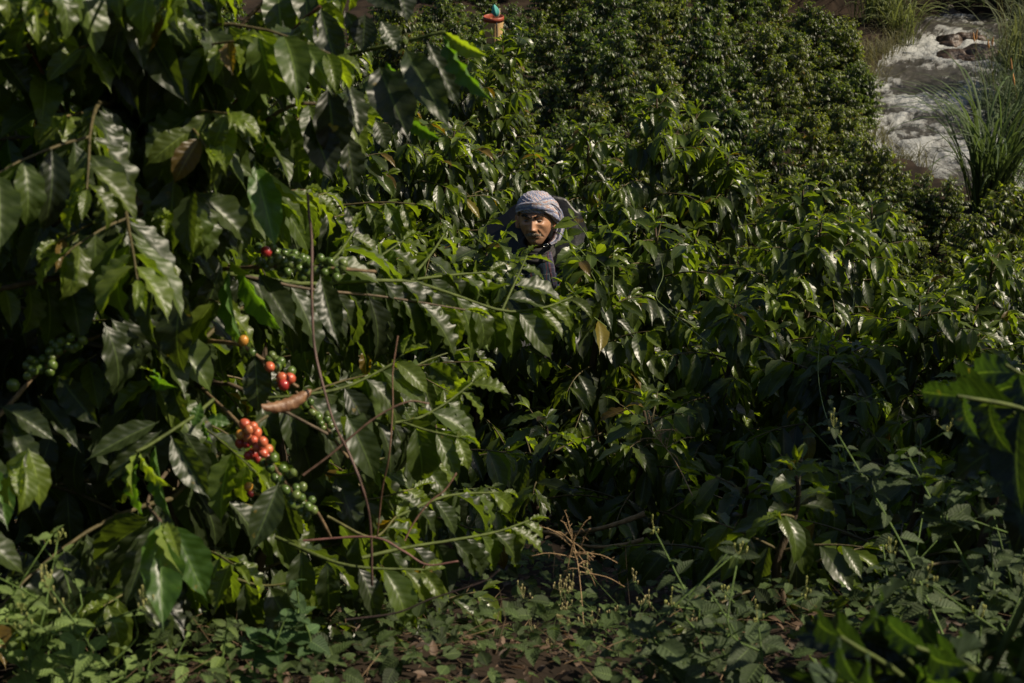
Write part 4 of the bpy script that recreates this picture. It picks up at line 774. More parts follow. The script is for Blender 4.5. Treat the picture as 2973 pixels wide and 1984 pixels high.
# low ground cover, litter and dead twigs (uncountable)
def ground_stuff():
    g = np.random.default_rng(9); V = Leaves(); D = Leaves(); T = Tubes()
    for i in range(17000):
        y = 1.9 + 7.5 * g.random() ** 1.6; x = g.uniform(-1, 1) * (0.33 * y + 0.7)
        c = fbm(x * 1.6, y * 1.6, 3, 77)
        if g.random() > sstep(0.33, 0.55, c) + 0.3: continue
        z = float(ground(x, y)) + g.uniform(0, 0.13); a = g.uniform(0, 6.28); s = g.uniform(0.012, 0.05) ** 1.0
        V.add((x, y, z), (math.cos(a), math.sin(a), g.uniform(-.3, .7)), (g.normal(0, .4), g.normal(0, .4), 1), s, s * .6, np.array((0.048, 0.074, 0.022)) * g.uniform(.4, 1.6))
    tag(V.build('ground_weeds', M_WEED, None, kind='ovate', lod=0), kind='stuff', label='low leafy weeds covering the soil', cat='weeds')
    for i in range(14000):
        y = 1.9 + 8 * g.random() ** 1.5; x = g.uniform(-1, 1) * (0.33 * y + 0.7); z = float(ground(x, y)) + g.uniform(0.0, 0.035); a = g.uniform(0, 6.28); s = g.uniform(0.010, 0.042)
        D.add((x, y, z), (math.cos(a), math.sin(a), g.uniform(-.3, .6)), (g.normal(0, .6), g.normal(0, .6), 1), s, s * g.uniform(.2, .55), np.array((0.095, 0.062, 0.040)) * g.uniform(.2, 1.5))
    tag(D.build('leaf_litter', M_DRY, None, kind='ovate', lod=2), kind='stuff', label='dry brown leaf litter on the soil', cat='leaf litter')
    for i in range(1500):
        y = 2.0 + 5 * g.random() ** 1.4; x = g.uniform(-1, 1) * (0.33 * y + 0.5); z = float(ground(x, y)) + g.uniform(0, 0.06); a = g.uniform(0, 6.28); l = g.uniform(.04, .22); e = g.uniform(-.1, .5)
        p = np.array([x, y, z]); d = np.array([math.cos(a), math.sin(a), e]) * l
        T.add(np.array([p, p + d * .5 + g.normal(0, l * .08, 3), p + d]), 0.0010, 0.0005, 4, tint=(*(np.array((.8, .72, .66)) * g.uniform(.1, .9)), 1))
    tag(T.build('dead_twigs', M_STRAW), kind='stuff', label='tangle of dry stems and twigs on the soil', cat='twigs')
ground_stuff()
# dry grass stalk with radiating spikes
def dry_stalk(b, t, hub, sp, label, seed, n=26, ln=0.13):
    g = np.random.default_rng(seed); T = Tubes(); B = P(*b); e = empty('dry_grass_stalk', B, label, 'grass stalk')
    T.add(smooth_line([np.zeros(3), (P(*hub) - B) * .5 + (0.004, 0, 0), P(*hub) - B, P(*t) - B], 14), 0.0016, 0.0008, 5, tint=(1.1, 1, .9, 1)); T.build('stalk', M_STRAW, e)
    S = Tubes(); H = P(*hub) - B; up = P(*t) - P(*hub)
    for k in range(n):
        p = H + up * g.uniform(-0.2, 0.8); d = nrm(g.normal(0, 1, 3) * (1, .3, 1.1)) * ln * g.uniform(.3, 1.2)
        S.add(smooth_line([p, p + d * .6 + (0, 0, .004), p + d + (0, 0, -.01)], 7), 0.0011, 0.0008, 4, tint=(1, .9, .8, 1))
        for q in range(5):
            pp = p + d * (0.35 + .13 * q); S.add(np.array([pp, pp + g.normal(0, .005, 3)]), 0.0009, 0.0004, 3, tint=(.9, .8, .7, 1))
    S.build('spikes', M_STRAW, e)
dry_stalk((1700, 1990, 3.7), (1655, 1540, 3.9), (1678, 1640, 3.85), 1, 'dry straw coloured grass stalk with radiating seed spikes in the dark gap', 3, 22, 0.10)
dry_stalk((2010, 1440, 4.2), (1880, 1240, 4.4), (1940, 1310, 4.3), 1, 'thin pale grass panicle leaning left before the dark centre', 4, 12, 0.08)
# dead branches
def dead_branch(pts, r0, r1, label):
    T = Tubes(); o = P(*pts[0]); T.add(smooth_line([P(*p) for p in pts], 18), r0, r1, 7, .15, rng, (2.4, 2.2, 1.7, 1)); b = T.build('dead_branch', M_BRANCH, None, origin=o); b.location = [float(a) for a in o]; tag(b, label, 'branch')
dead_branch([(1872, 1492, 4.7), (1810, 1515, 4.7), (1740, 1535, 4.7), (1640, 1550, 4.75), (1540, 1540, 4.8)], 0.009, 0.004, 'pale cut branch with a broken end, the upper one lying in the dark gap')
dead_branch([(1870, 1567, 4.6), (1800, 1584, 4.6), (1720, 1588, 4.6), (1650, 1572, 4.65), (1600, 1548, 4.7)], 0.006, 0.003, 'thin pale curved branch, the lower one in the dark gap')
# little white topped weeds
for k, (x, y) in enumerate([(1708, 1830), (1760, 1812), (1850, 1840), (1800, 1870), (1835, 1885)]):
    weed((x - 5, 2010, 3.6), (x, y, 3.6), ['flowering stem with white tips, leftmost beside the dry stalk', 'shortest headed white tipped flowering stem, second from the dry stalk', 'white tipped flowering stem with the widest head', 'low white tipped flowering stem between two taller ones', 'rightmost low white tipped flowering stem'][k], 3, 0.02, WG, 70 + k, r=.0012, branches=4, flowers=(1.1, 1.3, 1.0, 1))

# ------------------------------------------------------------------ the picker
def skin_mesh(name, verts, edges, radii, sub=2, root=0):
    me = bpy.data.meshes.new(name); me.from_pydata([tuple(v) for v in verts], edges, []); ob = bpy.data.objects.new(name, me); COL.objects.link(ob)
    m = ob.modifiers.new('s', 'SKIN'); m.branch_smoothing = 0.6; m.use_smooth_shade = True
    sv = me.skin_vertices[0].data if me.skin_vertices else None
    if sv is None:
        import bmesh
        bm = bmesh.new(); bm.from_mesh(me); bm.verts.layers.skin.verify(); bm.to_mesh(me); bm.free(); sv = me.skin_vertices[0].data
    for k, r in enumerate(radii): sv[k].radius = (r, r) if np.isscalar(r) else r; sv[k].use_root = (k == root)
    if sub: q = ob.modifiers.new('u', 'SUBSURF'); q.levels = sub; q.render_levels = sub
    dg = bpy.context.evaluated_depsgraph_get(); dg.update(); out = bpy.data.meshes.new_from_object(ob.evaluated_get(dg)); bpy.data.objects.remove(ob)
    for p in out.polygons: p.use_smooth = True
    return out
def plaid(name, base, bands, scale, rough=0.85, wr=0.6):
    """woven stripes in both directions; bands = [(freq, phase, width, colour, strength, axis)]"""
    m, t, N, Lk = newmat(name); uv = N.new("ShaderNodeUVMap"); sx = N.new("ShaderNodeSeparateXYZ"); Lk.new(uv.outputs[0], sx.inputs[0]); c = None
    tc = N.new("ShaderNodeTexCoord"); no = N.new("ShaderNodeTexNoise"); no.inputs['Scale'].default_value = 60; no.inputs['Detail'].default_value = 4; Lk.new(tc.outputs['Object'], no.inputs[0])
    wob = mth(N, Lk, 'MULTIPLY_ADD', no.outputs[0], 0.02, -0.01)
    for (f, p, w, col, st, ax) in bands:
        a = mth(N, Lk, 'ADD', sx.outputs[ax], wob)
        fr = mth(N, Lk, 'FRACT', mth(N, Lk, 'MULTIPLY_ADD', a, f * scale, p)); on = mth(N, Lk, 'MULTIPLY', mth(N, Lk, 'LESS_THAN', fr, w), st)
        c = mixc(N, Lk, on, c if c is not None else base, col)
    pr = N.new("ShaderNodeBsdfPrincipled"); Lk.new(c, pr.inputs['Base Color']); pr.inputs['Roughness'].default_value = rough; pr.inputs['Specular IOR Level'].default_value = .2; pr.inputs['Sheen Weight'].default_value = .1
    bp = N.new("ShaderNodeBump"); bp.inputs['Strength'].default_value = wr; bp.inputs['Distance'].default_value = .003; Lk.new(no.outputs[0], bp.inputs['Height']); Lk.new(bp.outputs[0], pr.inputs['Normal'])
    o = N.new("ShaderNodeOutputMaterial"); Lk.new(pr.outputs[0], o.inputs[0]); return m
M_SKIN = basic('skin', (0.46, 0.24, 0.135), 0.45, noise=0.18, scale=55, bump=0.35, bdist=0.002, attr=True, sss=0.0)
M_TURB = plaid('turban_cloth', (0.36, 0.365, 0.42), [(1, 0, .34, (.10, .12, .22), .8, 0), (1, .45, .16, (.42, .22, .14), .8, 0), (1, .62, .08, (.62, .62, .66), .6, 0), (1, .1, .22, (.14, .17, .28), .4, 1), (1, .6, .10, (.38, .24, .18), .5, 1)], 34)
M_SHIRT = plaid('shirt_plaid', (.018, .030, .055), [(1, 0, .35, (.025, .055, .08), .7, 0), (1, .3, .35, (.02, .045, .07), .6, 1), (1, .6, .07, (.18, .20, .21), .6, 0), (1, .7, .07, (.18, .20, .21), .55, 1), (1, .85, .08, (.16, .03, .03), .6, 0)], 14)
M_HAIRD = basic('dark_brow', (0.035, 0.028, 0.022), .7); M_HAIRG = basic('grey_hair', (0.40, 0.34, 0.27), .6, attr=True); M_TROUS = basic('trousers', (.05, .05, .055), .9)
M_EYE = basic('eye', (0.9, 0.9, 0.9), 0.2, noise=0.0, bump=0.0, attr=True); M_PLAS = basic('black_plastic', (0.006, 0.006, 0.007), .42, scale=6, bump=.5, bdist=.03); M_METAL = basic('ring_metal', (.6, .6, .58), .3, metal=1.0)
HC = P(1556, 642, 7.8); gz = float(ground(HC[0], HC[1])); MB0 = np.array([HC[0], HC[1] + 0.10, gz])
man = empty('person', MB0, 'man in a plaid turban and dark plaid shirt looking out of the coffee shrubs', 'person')
YAW, TILT, ROLL = rad(-11), rad(-15), rad(-3)
HM = Matrix.Rotation(YAW, 3, 'Z') @ Matrix.Rotation(TILT, 3, 'X') @ Matrix.Rotation(ROLL, 3, 'Y'); HMn = np.array(HM)
def hw_(p): return (np.asarray(p, float) @ HMn.T) + (HC - MB0)     # head space -> person space
def G(x, z, cx, cz, sx_, sz_): return np.exp(-((x - cx) / sx_) ** 2 - ((z - cz) / sz_) ** 2)
def head_np():
    nu, nv = 150, 120
    u = np.linspace(0, 2 * math.pi, nu + 1)[:-1]; v = np.linspace(0.02, math.pi - 0.02, nv)
    u = u + 0.55 * np.sin(u + math.pi / 2 + math.pi) * 0 ; U, Vv = np.meshgrid(u, v, indexing='ij')
    nx, ny, nz = np.cos(U) * np.sin(Vv), np.sin(U) * np.sin(Vv), np.cos(Vv)
    x = nx * 0.077; y = ny * 0.100 + 0.008; z = nz * 0.116
    low = sstep(0.0, -0.11, z); x = x * (1 - 0.24 * low); y = np.where(ny < 0, y * (1 - 0.06 * low), y * (1 - 0.30 * low))
    x = x * (1 - 0.07 * sstep(0.03, 0.08, z) * (ny < 0))
    y = np.where(ny < 0, y * (1 + 0.0 * z), y)
    fr = sstep(0.05, -0.45, ny); ax = np.abs(x); f = np.zeros_like(x)
    t = np.clip((0.022 - z) / 0.058, 0, 1); nose = (0.003 + 0.021 * t ** 1.25) * np.exp(-(x / (0.0085 + 0.0065 * t ** 2)) ** 2) * sstep(0.030, 0.018, z) * sstep(-0.047, -0.037, z)
    f += nose + 0.007 * G(ax, z, .0135, -.035, .007, .007)
    f += 0.0115 * G(ax, z, .024, .027, .020, .0075) + 0.004 * G(x, z, 0, .030, .010, .01)
    f -= 0.0155 * G(ax, z, .029, .0100, .0145, .0090); f += 0.0035 * G(ax, z, .030, .013, .012, .0045); f -= 0.003 * G(ax, z, .030, -.002, .014, .004); f += 0.002 * G(ax, z, .030, -.008, .014, .004)
    f += 0.0065 * G(ax, z, .048, -.014, .016, .013) - 0.0095 * G(ax, z, .045, -.055, .014, .02)
    ln = ax - (0.019 + (-0.030 - z) * 0.50); f -= 0.0058 * np.exp(-(ln / .004) ** 2) * sstep(-.028, -.038, z) * sstep(-.075, -.066, z); f += 0.003 * np.exp(-((ln - .009) / .007) ** 2) * sstep(-.028, -.04, z) * sstep(-.08, -.066, z)
    f += 0.006 * G(x, z, 0, -.054, .025, .009); f -= 0.0065 * G(x, z, 0, -.0635, .024, .0022); f += 0.0045 * G(x, z, 0, -.070, .018, .004); f -= 0.004 * G(x, z, 0, -.079, .02, .005); f += 0.010 * G(x, z, 0, -.099, .022, .015)
    f += 0.0019 * np.sin((z + 3.0 * x * x) * 2 * math.pi / 0.0085) * sstep(.043, .048, z) * (1 - sstep(.07, .08, z)) * np.exp(-(x / .045) ** 4)
    f -= 0.0035 * (G(ax, z, .006, .031, .0018, .010)); f -= 0.0012 * np.sin(z / .004) ** 2 * G(ax, z, .058, .008, .008, .016)
    y = y - f * fr
    tt = np.ones(x.shape + (4,)); tint = np.ones(x.shape)
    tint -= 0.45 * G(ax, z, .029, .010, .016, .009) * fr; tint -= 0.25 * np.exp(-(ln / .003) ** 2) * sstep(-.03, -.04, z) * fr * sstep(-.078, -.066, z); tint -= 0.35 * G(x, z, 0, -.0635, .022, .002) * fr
    tt[..., :3] = tint[..., None]; red = (G(x, z, 0, -.068, .019, .005) * fr)[..., None]; tt[..., :3] = tt[..., :3] * (1 - red * np.array([-.05, .15, .1]))
    stub = (sstep(-.045, -.075, z) * fr * 0.35)[..., None]; tt[..., :3] = tt[..., :3] * (1 - stub) + stub * np.array([.75, 1.1, 1.5]) * .8
    V = np.stack([x, y, z], -1).reshape(-1, 3)
    i = np.arange(nu)[:, None]; j = np.arange(nv - 1)[None]; i2 = (i + 1) % nu
    Q = np.stack([i * nv + j, i * nv + j + 1, i2 * nv + j + 1, i2 * nv + j], -1).reshape(-1, 4)
    # ears
    ev, eq = [], []
    for sgn in (-1, 1):
        b = len(V) + len(ev); na, nb = 22, 10
        for a in range(na):
            A = 2 * math.pi * a / na
            for k in range(nb):
                r = k / (nb - 1); h = 0.010 * math.exp(-((r - .85) / .13) ** 2) - 0.004 * math.exp(-((r - .45) / .25) ** 2)
                yy = 0.019 * r * math.cos(A) * (1 + .15 * math.sin(A)); zz = 0.033 * r * math.sin(A); drop = 0.012 if r > 0.99 else 0
                ev.append((sgn * (0.0755 + h + 0.012 - drop + yy * 0.45), 0.020 + yy, zz - 0.004))
        for a in range(na):
            for k in range(nb - 1):
                q = (b + a * nb + k, b + a * nb + k + 1, b + ((a + 1) % na) * nb + k + 1, b + ((a + 1) % na) * nb + k); eq.append(q if sgn > 0 else q[::-1])
    V = np.vstack([V, ev]); Q = np.vstack([Q, eq]); tt = np.vstack([tt.reshape(-1, 4), np.tile((1.05, .95, .9, 1), (len(ev), 1))])
    return V, Q, tt
def build_man():
    H = HC - MB0
    J = {'pel': (0, .02, .88), 'sp1': (0, .02, 1.02), 'ch': (0, .03, 1.20), 'nk': (0.0, .02, 1.34), 'hd': tuple(H + np.array([0, .03, -.05])),
         'shl': (-.17, .03, 1.29), 'ell': (-.24, .03, 1.00), 'wrl': (-.19, -.10, .80), 'shr': (.17, .03, 1.29), 'elr': (.25, .03, 1.00), 'wrr': (.19, -.10, .80),
         'hil': (-.09, .02, .84), 'knl': (-.10, -.03, .46), 'anl': (-.10, .03, .08), 'tol': (-.11, -.13, .03), 'hir': (.09, .02, .84), 'knr': (.11, -.01, .46), 'anr': (.11, .05, .08), 'tor': (.12, -.11, .03),
         'pml': (-.18, -.165, .775), 'pmr': (.18, -.165, .775)}
    fz = H[2] / 1.475; J = {k: ((v[0], v[1], v[2] * fz) if k != 'hd' and v[2] > .2 else v) for k, v in J.items()}
    R = {'pel': (.15, .11), 'sp1': (.14, .10), 'ch': (.16, .11), 'nk': .052, 'hd': .055, 'shl': .048, 'ell': .042, 'wrl': .027, 'shr': .048, 'elr': .042, 'wrr': .027,
         'hil': .085, 'knl': .055, 'anl': .036, 'tol': .03, 'hir': .085, 'knr': .055, 'anr': .036, 'tor': .03, 'pml': (.036, .016), 'pmr': (.036, .016)}
    E = [('pel', 'sp1'), ('sp1', 'ch'), ('ch', 'nk'), ('nk', 'hd'), ('ch', 'shl'), ('shl', 'ell'), ('ell', 'wrl'), ('wrl', 'pml'), ('ch', 'shr'), ('shr', 'elr'), ('elr', 'wrr'), ('wrr', 'pmr'), ('pel', 'hil'), ('hil', 'knl'), ('knl', 'anl'), ('anl', 'tol'), ('pel', 'hir'), ('hir', 'knr'), ('knr', 'anr'), ('anr', 'tor')]
    RB = dict(R); RB.update({'shl': .036, 'shr': .036, 'ell': .032, 'elr': .032, 'ch': (.125, .085), 'sp1': (.12, .08)})
    ks = list(J); vs = [np.array(J[k]) for k in ks]; rs = [RB[k] for k in ks]
    for k_, p_ in (('shl', (-.12, .03, 1.24 * fz)), ('shr', (.12, .03, 1.24 * fz))): vs[ks.index(k_)] = np.array(p_); es = [(ks.index(a), ks.index(b)) for a, b in E]
    body = skin_mesh('b', vs, es, rs, 2, 0); parts = []
    n = len(body.vertices); co = np.empty(n * 3); body.vertices.foreach_get('co', co); parts.append((co.reshape(-1, 3), [tuple(p.vertices) for p in body.polygons]))
    for sgn, pm in ((-1, 'pml'), (1, 'pmr')):                     # five fingers a hand, half curled
        c = np.array(J[pm])
        for k, (off, ln) in enumerate([(-.026, .066), (-.009, .074), (.009, .069), (.026, .054)]):
            p0 = c + (off, .0, 0); a = [p0, p0 + (0, -ln * .5, -.006), p0 + (0, -ln * .85, -.026), p0 + (0, -ln * .95, -.045)]
            f = skin_mesh('f', a, [(0, 1), (1, 2), (2, 3)], [.0095, .009, .008, .007], 1, 0); q = np.empty(len(f.vertices) * 3); f.vertices.foreach_get('co', q); parts.append((q.reshape(-1, 3), [tuple(p.vertices) for p in f.polygons]))
        p0 = c + (-sgn * .03, .045, -.004); a = [p0, p0 + (-sgn * .022, -.02, -.01), p0 + (-sgn * .026, -.045, -.024)]
        f = skin_mesh('f', a, [(0, 1), (1, 2)], [.012, .010, .008], 1, 0); q = np.empty(len(f.vertices) * 3); f.vertices.foreach_get('co', q); parts.append((q.reshape(-1, 3), [tuple(p.vertices) for p in f.polygons]))
    hv, hq, ht = head_np(); parts.append((hw_(hv), [tuple(int(z) for z in q) for q in hq]))
    V, F = [], []; b = 0; tt = []
    for k, (v, f) in enumerate(parts): V.append(v); F += [tuple(i + b for i in q) for q in f]; b += len(v); tt.append(ht if k == len(parts) - 1 else np.ones((len(v), 4)))
    me = bpy.data.meshes.new('body'); me.from_pydata(np.concatenate(V).tolist(), [], F); a = me.attributes.new('tint', 'FLOAT_COLOR', 'POINT'); a.data.foreach_set('color', np.concatenate(tt).astype(np.float32).ravel())
    me.polygons.foreach_set('use_smooth', np.ones(len(F), bool)); link('body', me, M_SKIN, man)
    def garment(name, keys, edges, grow, mat, over={}):
        vs2 = [np.array(over.get(k, J[k])) for k in keys]; rr = [tuple(np.array(R[k]) * grow + .010) if not np.isscalar(R[k]) else R[k] * grow + .016 for k in keys]
        g_ = skin_mesh(name, vs2, [(keys.index(a), keys.index(b)) for a, b in edges], rr, 3, 0); m_ = len(g_.vertices); c = np.empty(m_ * 3); g_.vertices.foreach_get('co', c); c = c.reshape(-1, 3)
        w = (fbm(c[:, 0] * 14 + c[:, 1] * 9, c[:, 2] * 9, 3, 7) - .5) * .022; nn = np.empty(m_ * 3); g_.vertices.foreach_get('normal', nn); c = c + nn.reshape(-1, 3) * w[:, None]; g_.vertices.foreach_set('co', c.ravel())
        l = g_.uv_layers.new(name='UVMap'); li = np.empty(len(g_.loops), np.int32); g_.loops.foreach_get('vertex_index', li); uvs = np.stack([c[:, 0] + .6 * c[:, 1], c[:, 2]], -1)[li]; l.data.foreach_set('uv', uvs.astype(np.float32).ravel())
        g_.update(); return link(name, g_, mat, man)
    sh = garment('shirt', ['sp1', 'ch', 'nk', 'shl', 'ell', 'wrl', 'shr', 'elr', 'wrr', 'pel'], [('pel', 'sp1'), ('sp1', 'ch'), ('ch', 'nk'), ('ch', 'shl'), ('shl', 'ell'), ('ell', 'wrl'), ('ch', 'shr'), ('shr', 'elr'), ('elr', 'wrr')], 1.12, M_SHIRT, {'nk': (0, .01, 1.335 * fz)})
    garment('trousers', ['pel', 'hil', 'knl', 'anl', 'hir', 'knr', 'anr'], [('pel', 'hil'), ('hil', 'knl'), ('knl', 'anl'), ('pel', 'hir'), ('hir', 'knr'), ('knr', 'anr')], 1.15, M_TROUS)
    T = Tubes()                                                    # collar
    for k in range(4):
        r = .062 + .006 * k; a = np.linspace(0, 2 * math.pi, 25); c = np.stack([r * np.cos(a), H[1] + .022 + r * np.sin(a) * .95, H[2] - .118 - .014 * k + .016 * np.sin(a)], -1) + np.array([H[0], 0, 0]); T.add(c, .013, .013, 8, tint=(1, 1, 1, 1))
    T.build('collar', basic('dark_collar', (.035, .032, .032), .85), man)
    # eyes
    for sgn in (-1, 1):
        u = np.linspace(0, 2 * math.pi, 19)[:-1]; v = np.linspace(.02, math.pi - .02, 17); U, Vv = np.meshgrid(u, v, indexing='ij'); n_ = np.stack([np.cos(U) * np.sin(Vv), np.cos(Vv), np.sin(U) * np.sin(Vv)], -1)
        dd = np.hypot(n_[..., 0] + .05, n_[..., 2]); col = np.where((n_[..., 1:2] < 0) & (dd[..., None] < .42), np.array([.02, .012, .008]), np.array([.25, .20, .17]))
        tt = np.ones(U.shape + (4,)); tt[..., :3] = col; i = np.arange(18)[:, None]; j = np.arange(16)[None]; i2 = (i + 1) % 18
        Q = np.stack([i * 17 + j, i * 17 + j + 1, i2 * 17 + j + 1, i2 * 17 + j], -1).reshape(-1, 4)
        co_ = n_.reshape(-1, 3) * np.array([.0125, .0075, .0042]) + np.array([sgn * .030, -.0765, .0075]); link('eye', mesh_np('eye', hw_(co_), Q, tint=tt.reshape(-1, 4)), M_EYE, man)
    g = np.random.default_rng(4)
    HV = np.array(hv); HVf = HV[HV[:, 1] < 0]
    def surf(x, z):
        k = np.argmin((HVf[:, 0] - x) ** 2 + (HVf[:, 2] - z) ** 2); return np.array([x, HVf[k, 1], z])
    for sgn in (-1, 1):                                            # brows
        T = Tubes()
        for k in range(260):
            f = g.random(); x = sgn * (.009 + .040 * f); z = .0195 + .013 * math.sin(math.pi * min(1, f * .72 + .02)) + g.normal(0, .0021); p = surf(x, z) + (0, -.0010, 0)
            T.add(np.array([p, p + (sgn * .004, -.0025, .001 + g.normal(0, .001)), p + (sgn * .0075, -.002, g.normal(0, .0015))]), .0009, .0004, 3)
        T.build('eyebrow', M_HAIRD, man).matrix_basis = Matrix.Identity(4)
        o = man.children[-1]; 
    T = Tubes()
    for k in range(420):                                           # moustache
        x = g.normal(0, .0145); x = max(-.031, min(.031, x)); z = -.0495 - abs(x) * .18 + g.normal(0, .0022); p = surf(x, z) + (0, -.001, 0)
        T.add(np.array([p, p + (x * .10, -.004, -.004), p + (x * .22, -.003, -.009)]), .0008, .0004, 3, tint=(*(np.array((1, .97, .92)) * g.uniform(.6, 1.6)), 1))
    T.build('moustache', M_HAIRG, man)
    for sgn in (-1, 1):                                            # grey hair at the temples
        T = Tubes()
        for k in range(200):
            p = np.array([sgn * (.073 + .002 * g.random()), g.uniform(-.022, .01), g.uniform(-.02, .05)]); T.add(np.array([p, p + (sgn * .002, .004, -.006), p + (sgn * .001, .010, -.012)]), .001, .0005, 3, tint=(*(np.array((1, 1, 1)) * g.uniform(.5, 1.5)), 1))
        T.build('hair', M_HAIRG, man)
    for o in man.children:
        if o.name.startswith(('eyebrow', 'moustache', 'hair')):
            me = o.data; m_ = len(me.vertices); c = np.empty(m_ * 3); me.vertices.foreach_get('co', c); me.vertices.foreach_set('co', hw_(c.reshape(-1, 3)).ravel().astype(np.float32)); me.update()
    # turban: wound cap, crossing bands, hanging bunch
    nu, nv = 130, 70; u = np.linspace(0, 2 * math.pi, nu + 1)[:-1]; v = np.linspace(.02, math.pi * .60, nv); U, Vv = np.meshgrid(u, v, indexing='ij')
    nx, ny, nz = np.cos(U) * np.sin(Vv), np.sin(U) * np.sin(Vv), np.cos(Vv)
    s1 = nz * 1.0 + nx * .38 - ny * .12; saw = (s1 * 5.2) % 1.0; ridge = (saw ** 1.5) * (1 - sstep(.86, 1.0, saw))
    s2 = nz - nx * .8 + ny * .3; saw2 = (s2 * 3.4 + .2) % 1.0; ridge2 = (saw2 ** 1.5) * (1 - sstep(.85, 1.0, saw2)); mixr = sstep(.1, .5, nx + .2 * nz)
    rr = 1 + .05 * (ridge * (1 - mixr) + ridge2 * mixr) * sstep(1.0, .86, nz) + .11 * (fbm(nx * 3 + 5, nz * 3 + ny * 2 + 9, 3, 3) - .5) - .05 * G(nx, ny, -.15, -.45, .25, .18)
    V = np.stack([nx * .087 * rr, ny * .110 * rr + .014, nz * .074 * rr + .064 - .012 * (ny > 0) * sstep(0, -.3, nz)], -1).reshape(-1, 3)
    uv = np.stack([(U / (2 * math.pi) * .55 + .12 * s1), (s1 * .10 + .0 * U)], -1).reshape(-1, 2)
    i = np.arange(nu)[:, None]; j = np.arange(nv - 1)[None]; i2 = (i + 1) % nu; Q = np.stack([i * nv + j, i * nv + j + 1, i2 * nv + j + 1, i2 * nv + j], -1).reshape(-1, 4)
    Vs, Qs, Us = [V], [Q], [uv]; b = len(V)
    def roll(pts, w, th, up, n=40, seed=1, fold=4):
        nonlocal b
        L_ = smooth_line(pts, n); t = nrm(np.gradient(L_, axis=0)); U_ = np.array(up, float); upv = nrm(U_ - (t @ U_)[:, None] * t); sd = np.cross(t, upv); m = 26; V = []; uu = []
        W_ = np.interp(np.linspace(0, 1, n), np.linspace(0, 1, len(w)), w)
        for i_ in range(n):
            for j_ in range(m):
                a = 2 * math.pi * j_ / m; k_ = 1 + .16 * math.sin(fold * a + i_ * .16 + seed) + .10 * (vnoise(a * 2, i_ * .35, seed) - .5); V.append(L_[i_] + upv[i_] * math.cos(a) * W_[i_] * k_ + sd[i_] * math.sin(a) * th * k_ * (W_[i_] / max(w))); uu.append((j_ / m * .11, i_ / n * .35))
        i_ = np.arange(n - 1)[:, None]; j_ = np.arange(m)[None]; Q = np.stack([i_ * m + j_, i_ * m + (j_ + 1) % m, (i_ + 1) * m + (j_ + 1) % m, (i_ + 1) * m + j_], -1).reshape(-1, 4)
        Vs.append(np.array(V)); Qs.append(Q + b); Us.append(np.array(uu)); b += len(V)
    roll([(-.088, .02, .040), (-.070, -.060, .062), (-.02, -.092, .074), (.035, -.090, .074), (.078, -.045, .055), (.092, .01, .035), (.07, .08, .02), (0, .122, .02), (-.06, .09, .03), (-.088, .03, .04)], [.017, .02, .02, .017], .010, (0, 0, 1), 70, 2)
    roll([(.0, -.098, .070), (.035, -.088, .082), (.065, -.055, .088), (.085, -.005, .075), (.09, .04, .05)], [.012, .020, .024, .02], .013, (0, -.2, 1), 40, 5)
    roll([(.01, -.090, .070), (.05, -.078, .066), (.083, -.035, .040), (.098, .012, .012), (.09, .05, -.01)], [.008, .018, .022, .018], .013, (0, -.1, 1), 40, 8)
    roll([(.062, -.058, .09), (.09, -.01, .065), (.103, .025, .03), (.098, .04, -.01), (.083, .035, -.05)], [.012, .02, .028, .024, .02], .016, (.3, -1, .2), 40, 9)
    roll([(.09, .03, .05), (.108, .05, .01), (.105, .05, -.04), (.09, .02, -.085), (.065, -.01, -.108)], [.018, .026, .03, .03, .014], .016, (.3, -1, 0), 40, 4)
    roll([(.08, .06, .03), (.09, .085, -.03), (.08, .07, -.08), (.05, .04, -.12)], [.02, .03, .028, .02], .018, (.2, -1, 0), 30, 6)
    me = mesh_np('turban', hw_(np.concatenate(Vs)), np.concatenate(Qs), uv=np.concatenate(Us)); link('turban', me, M_TURB, man)
    # loose end of the cloth on the chest
    b = 0; Vs.clear(); Qs.clear(); Us.clear()
    c = hw_((.05, -.05, -.12)); sc_ = [c + (.02, .03, -.03), c + (.03, -.03, -.08), c + (.04, -.055, -.14), c + (.045, -.06, -.19)]
    roll(sc_, [.010, .015, .012, .004], .005, (1, 0, 0), 24, 3); link('scarf_end', mesh_np('scarf_end', Vs[0], Qs[0], uv=Us[0]), plaid('scarf_cloth', (.05, .05, .085), [(1, 0, .3, (.12, .045, .045), .7, 0), (1, .5, .1, (.16, .16, .18), .6, 1)], 30), man)
    a = np.linspace(0, 2 * math.pi, 25); c = P(1585, 713, 7.62) - MB0; T = Tubes(); T.add(np.stack([c[0] + .0115 * np.cos(a), c[1] - .012 * np.sin(a) * .3, c[2] + .0075 * np.sin(a) + .003 * np.cos(a)], -1), .0016, .0016, 6); T.build('metal_ring', M_METAL, man)
build_man()
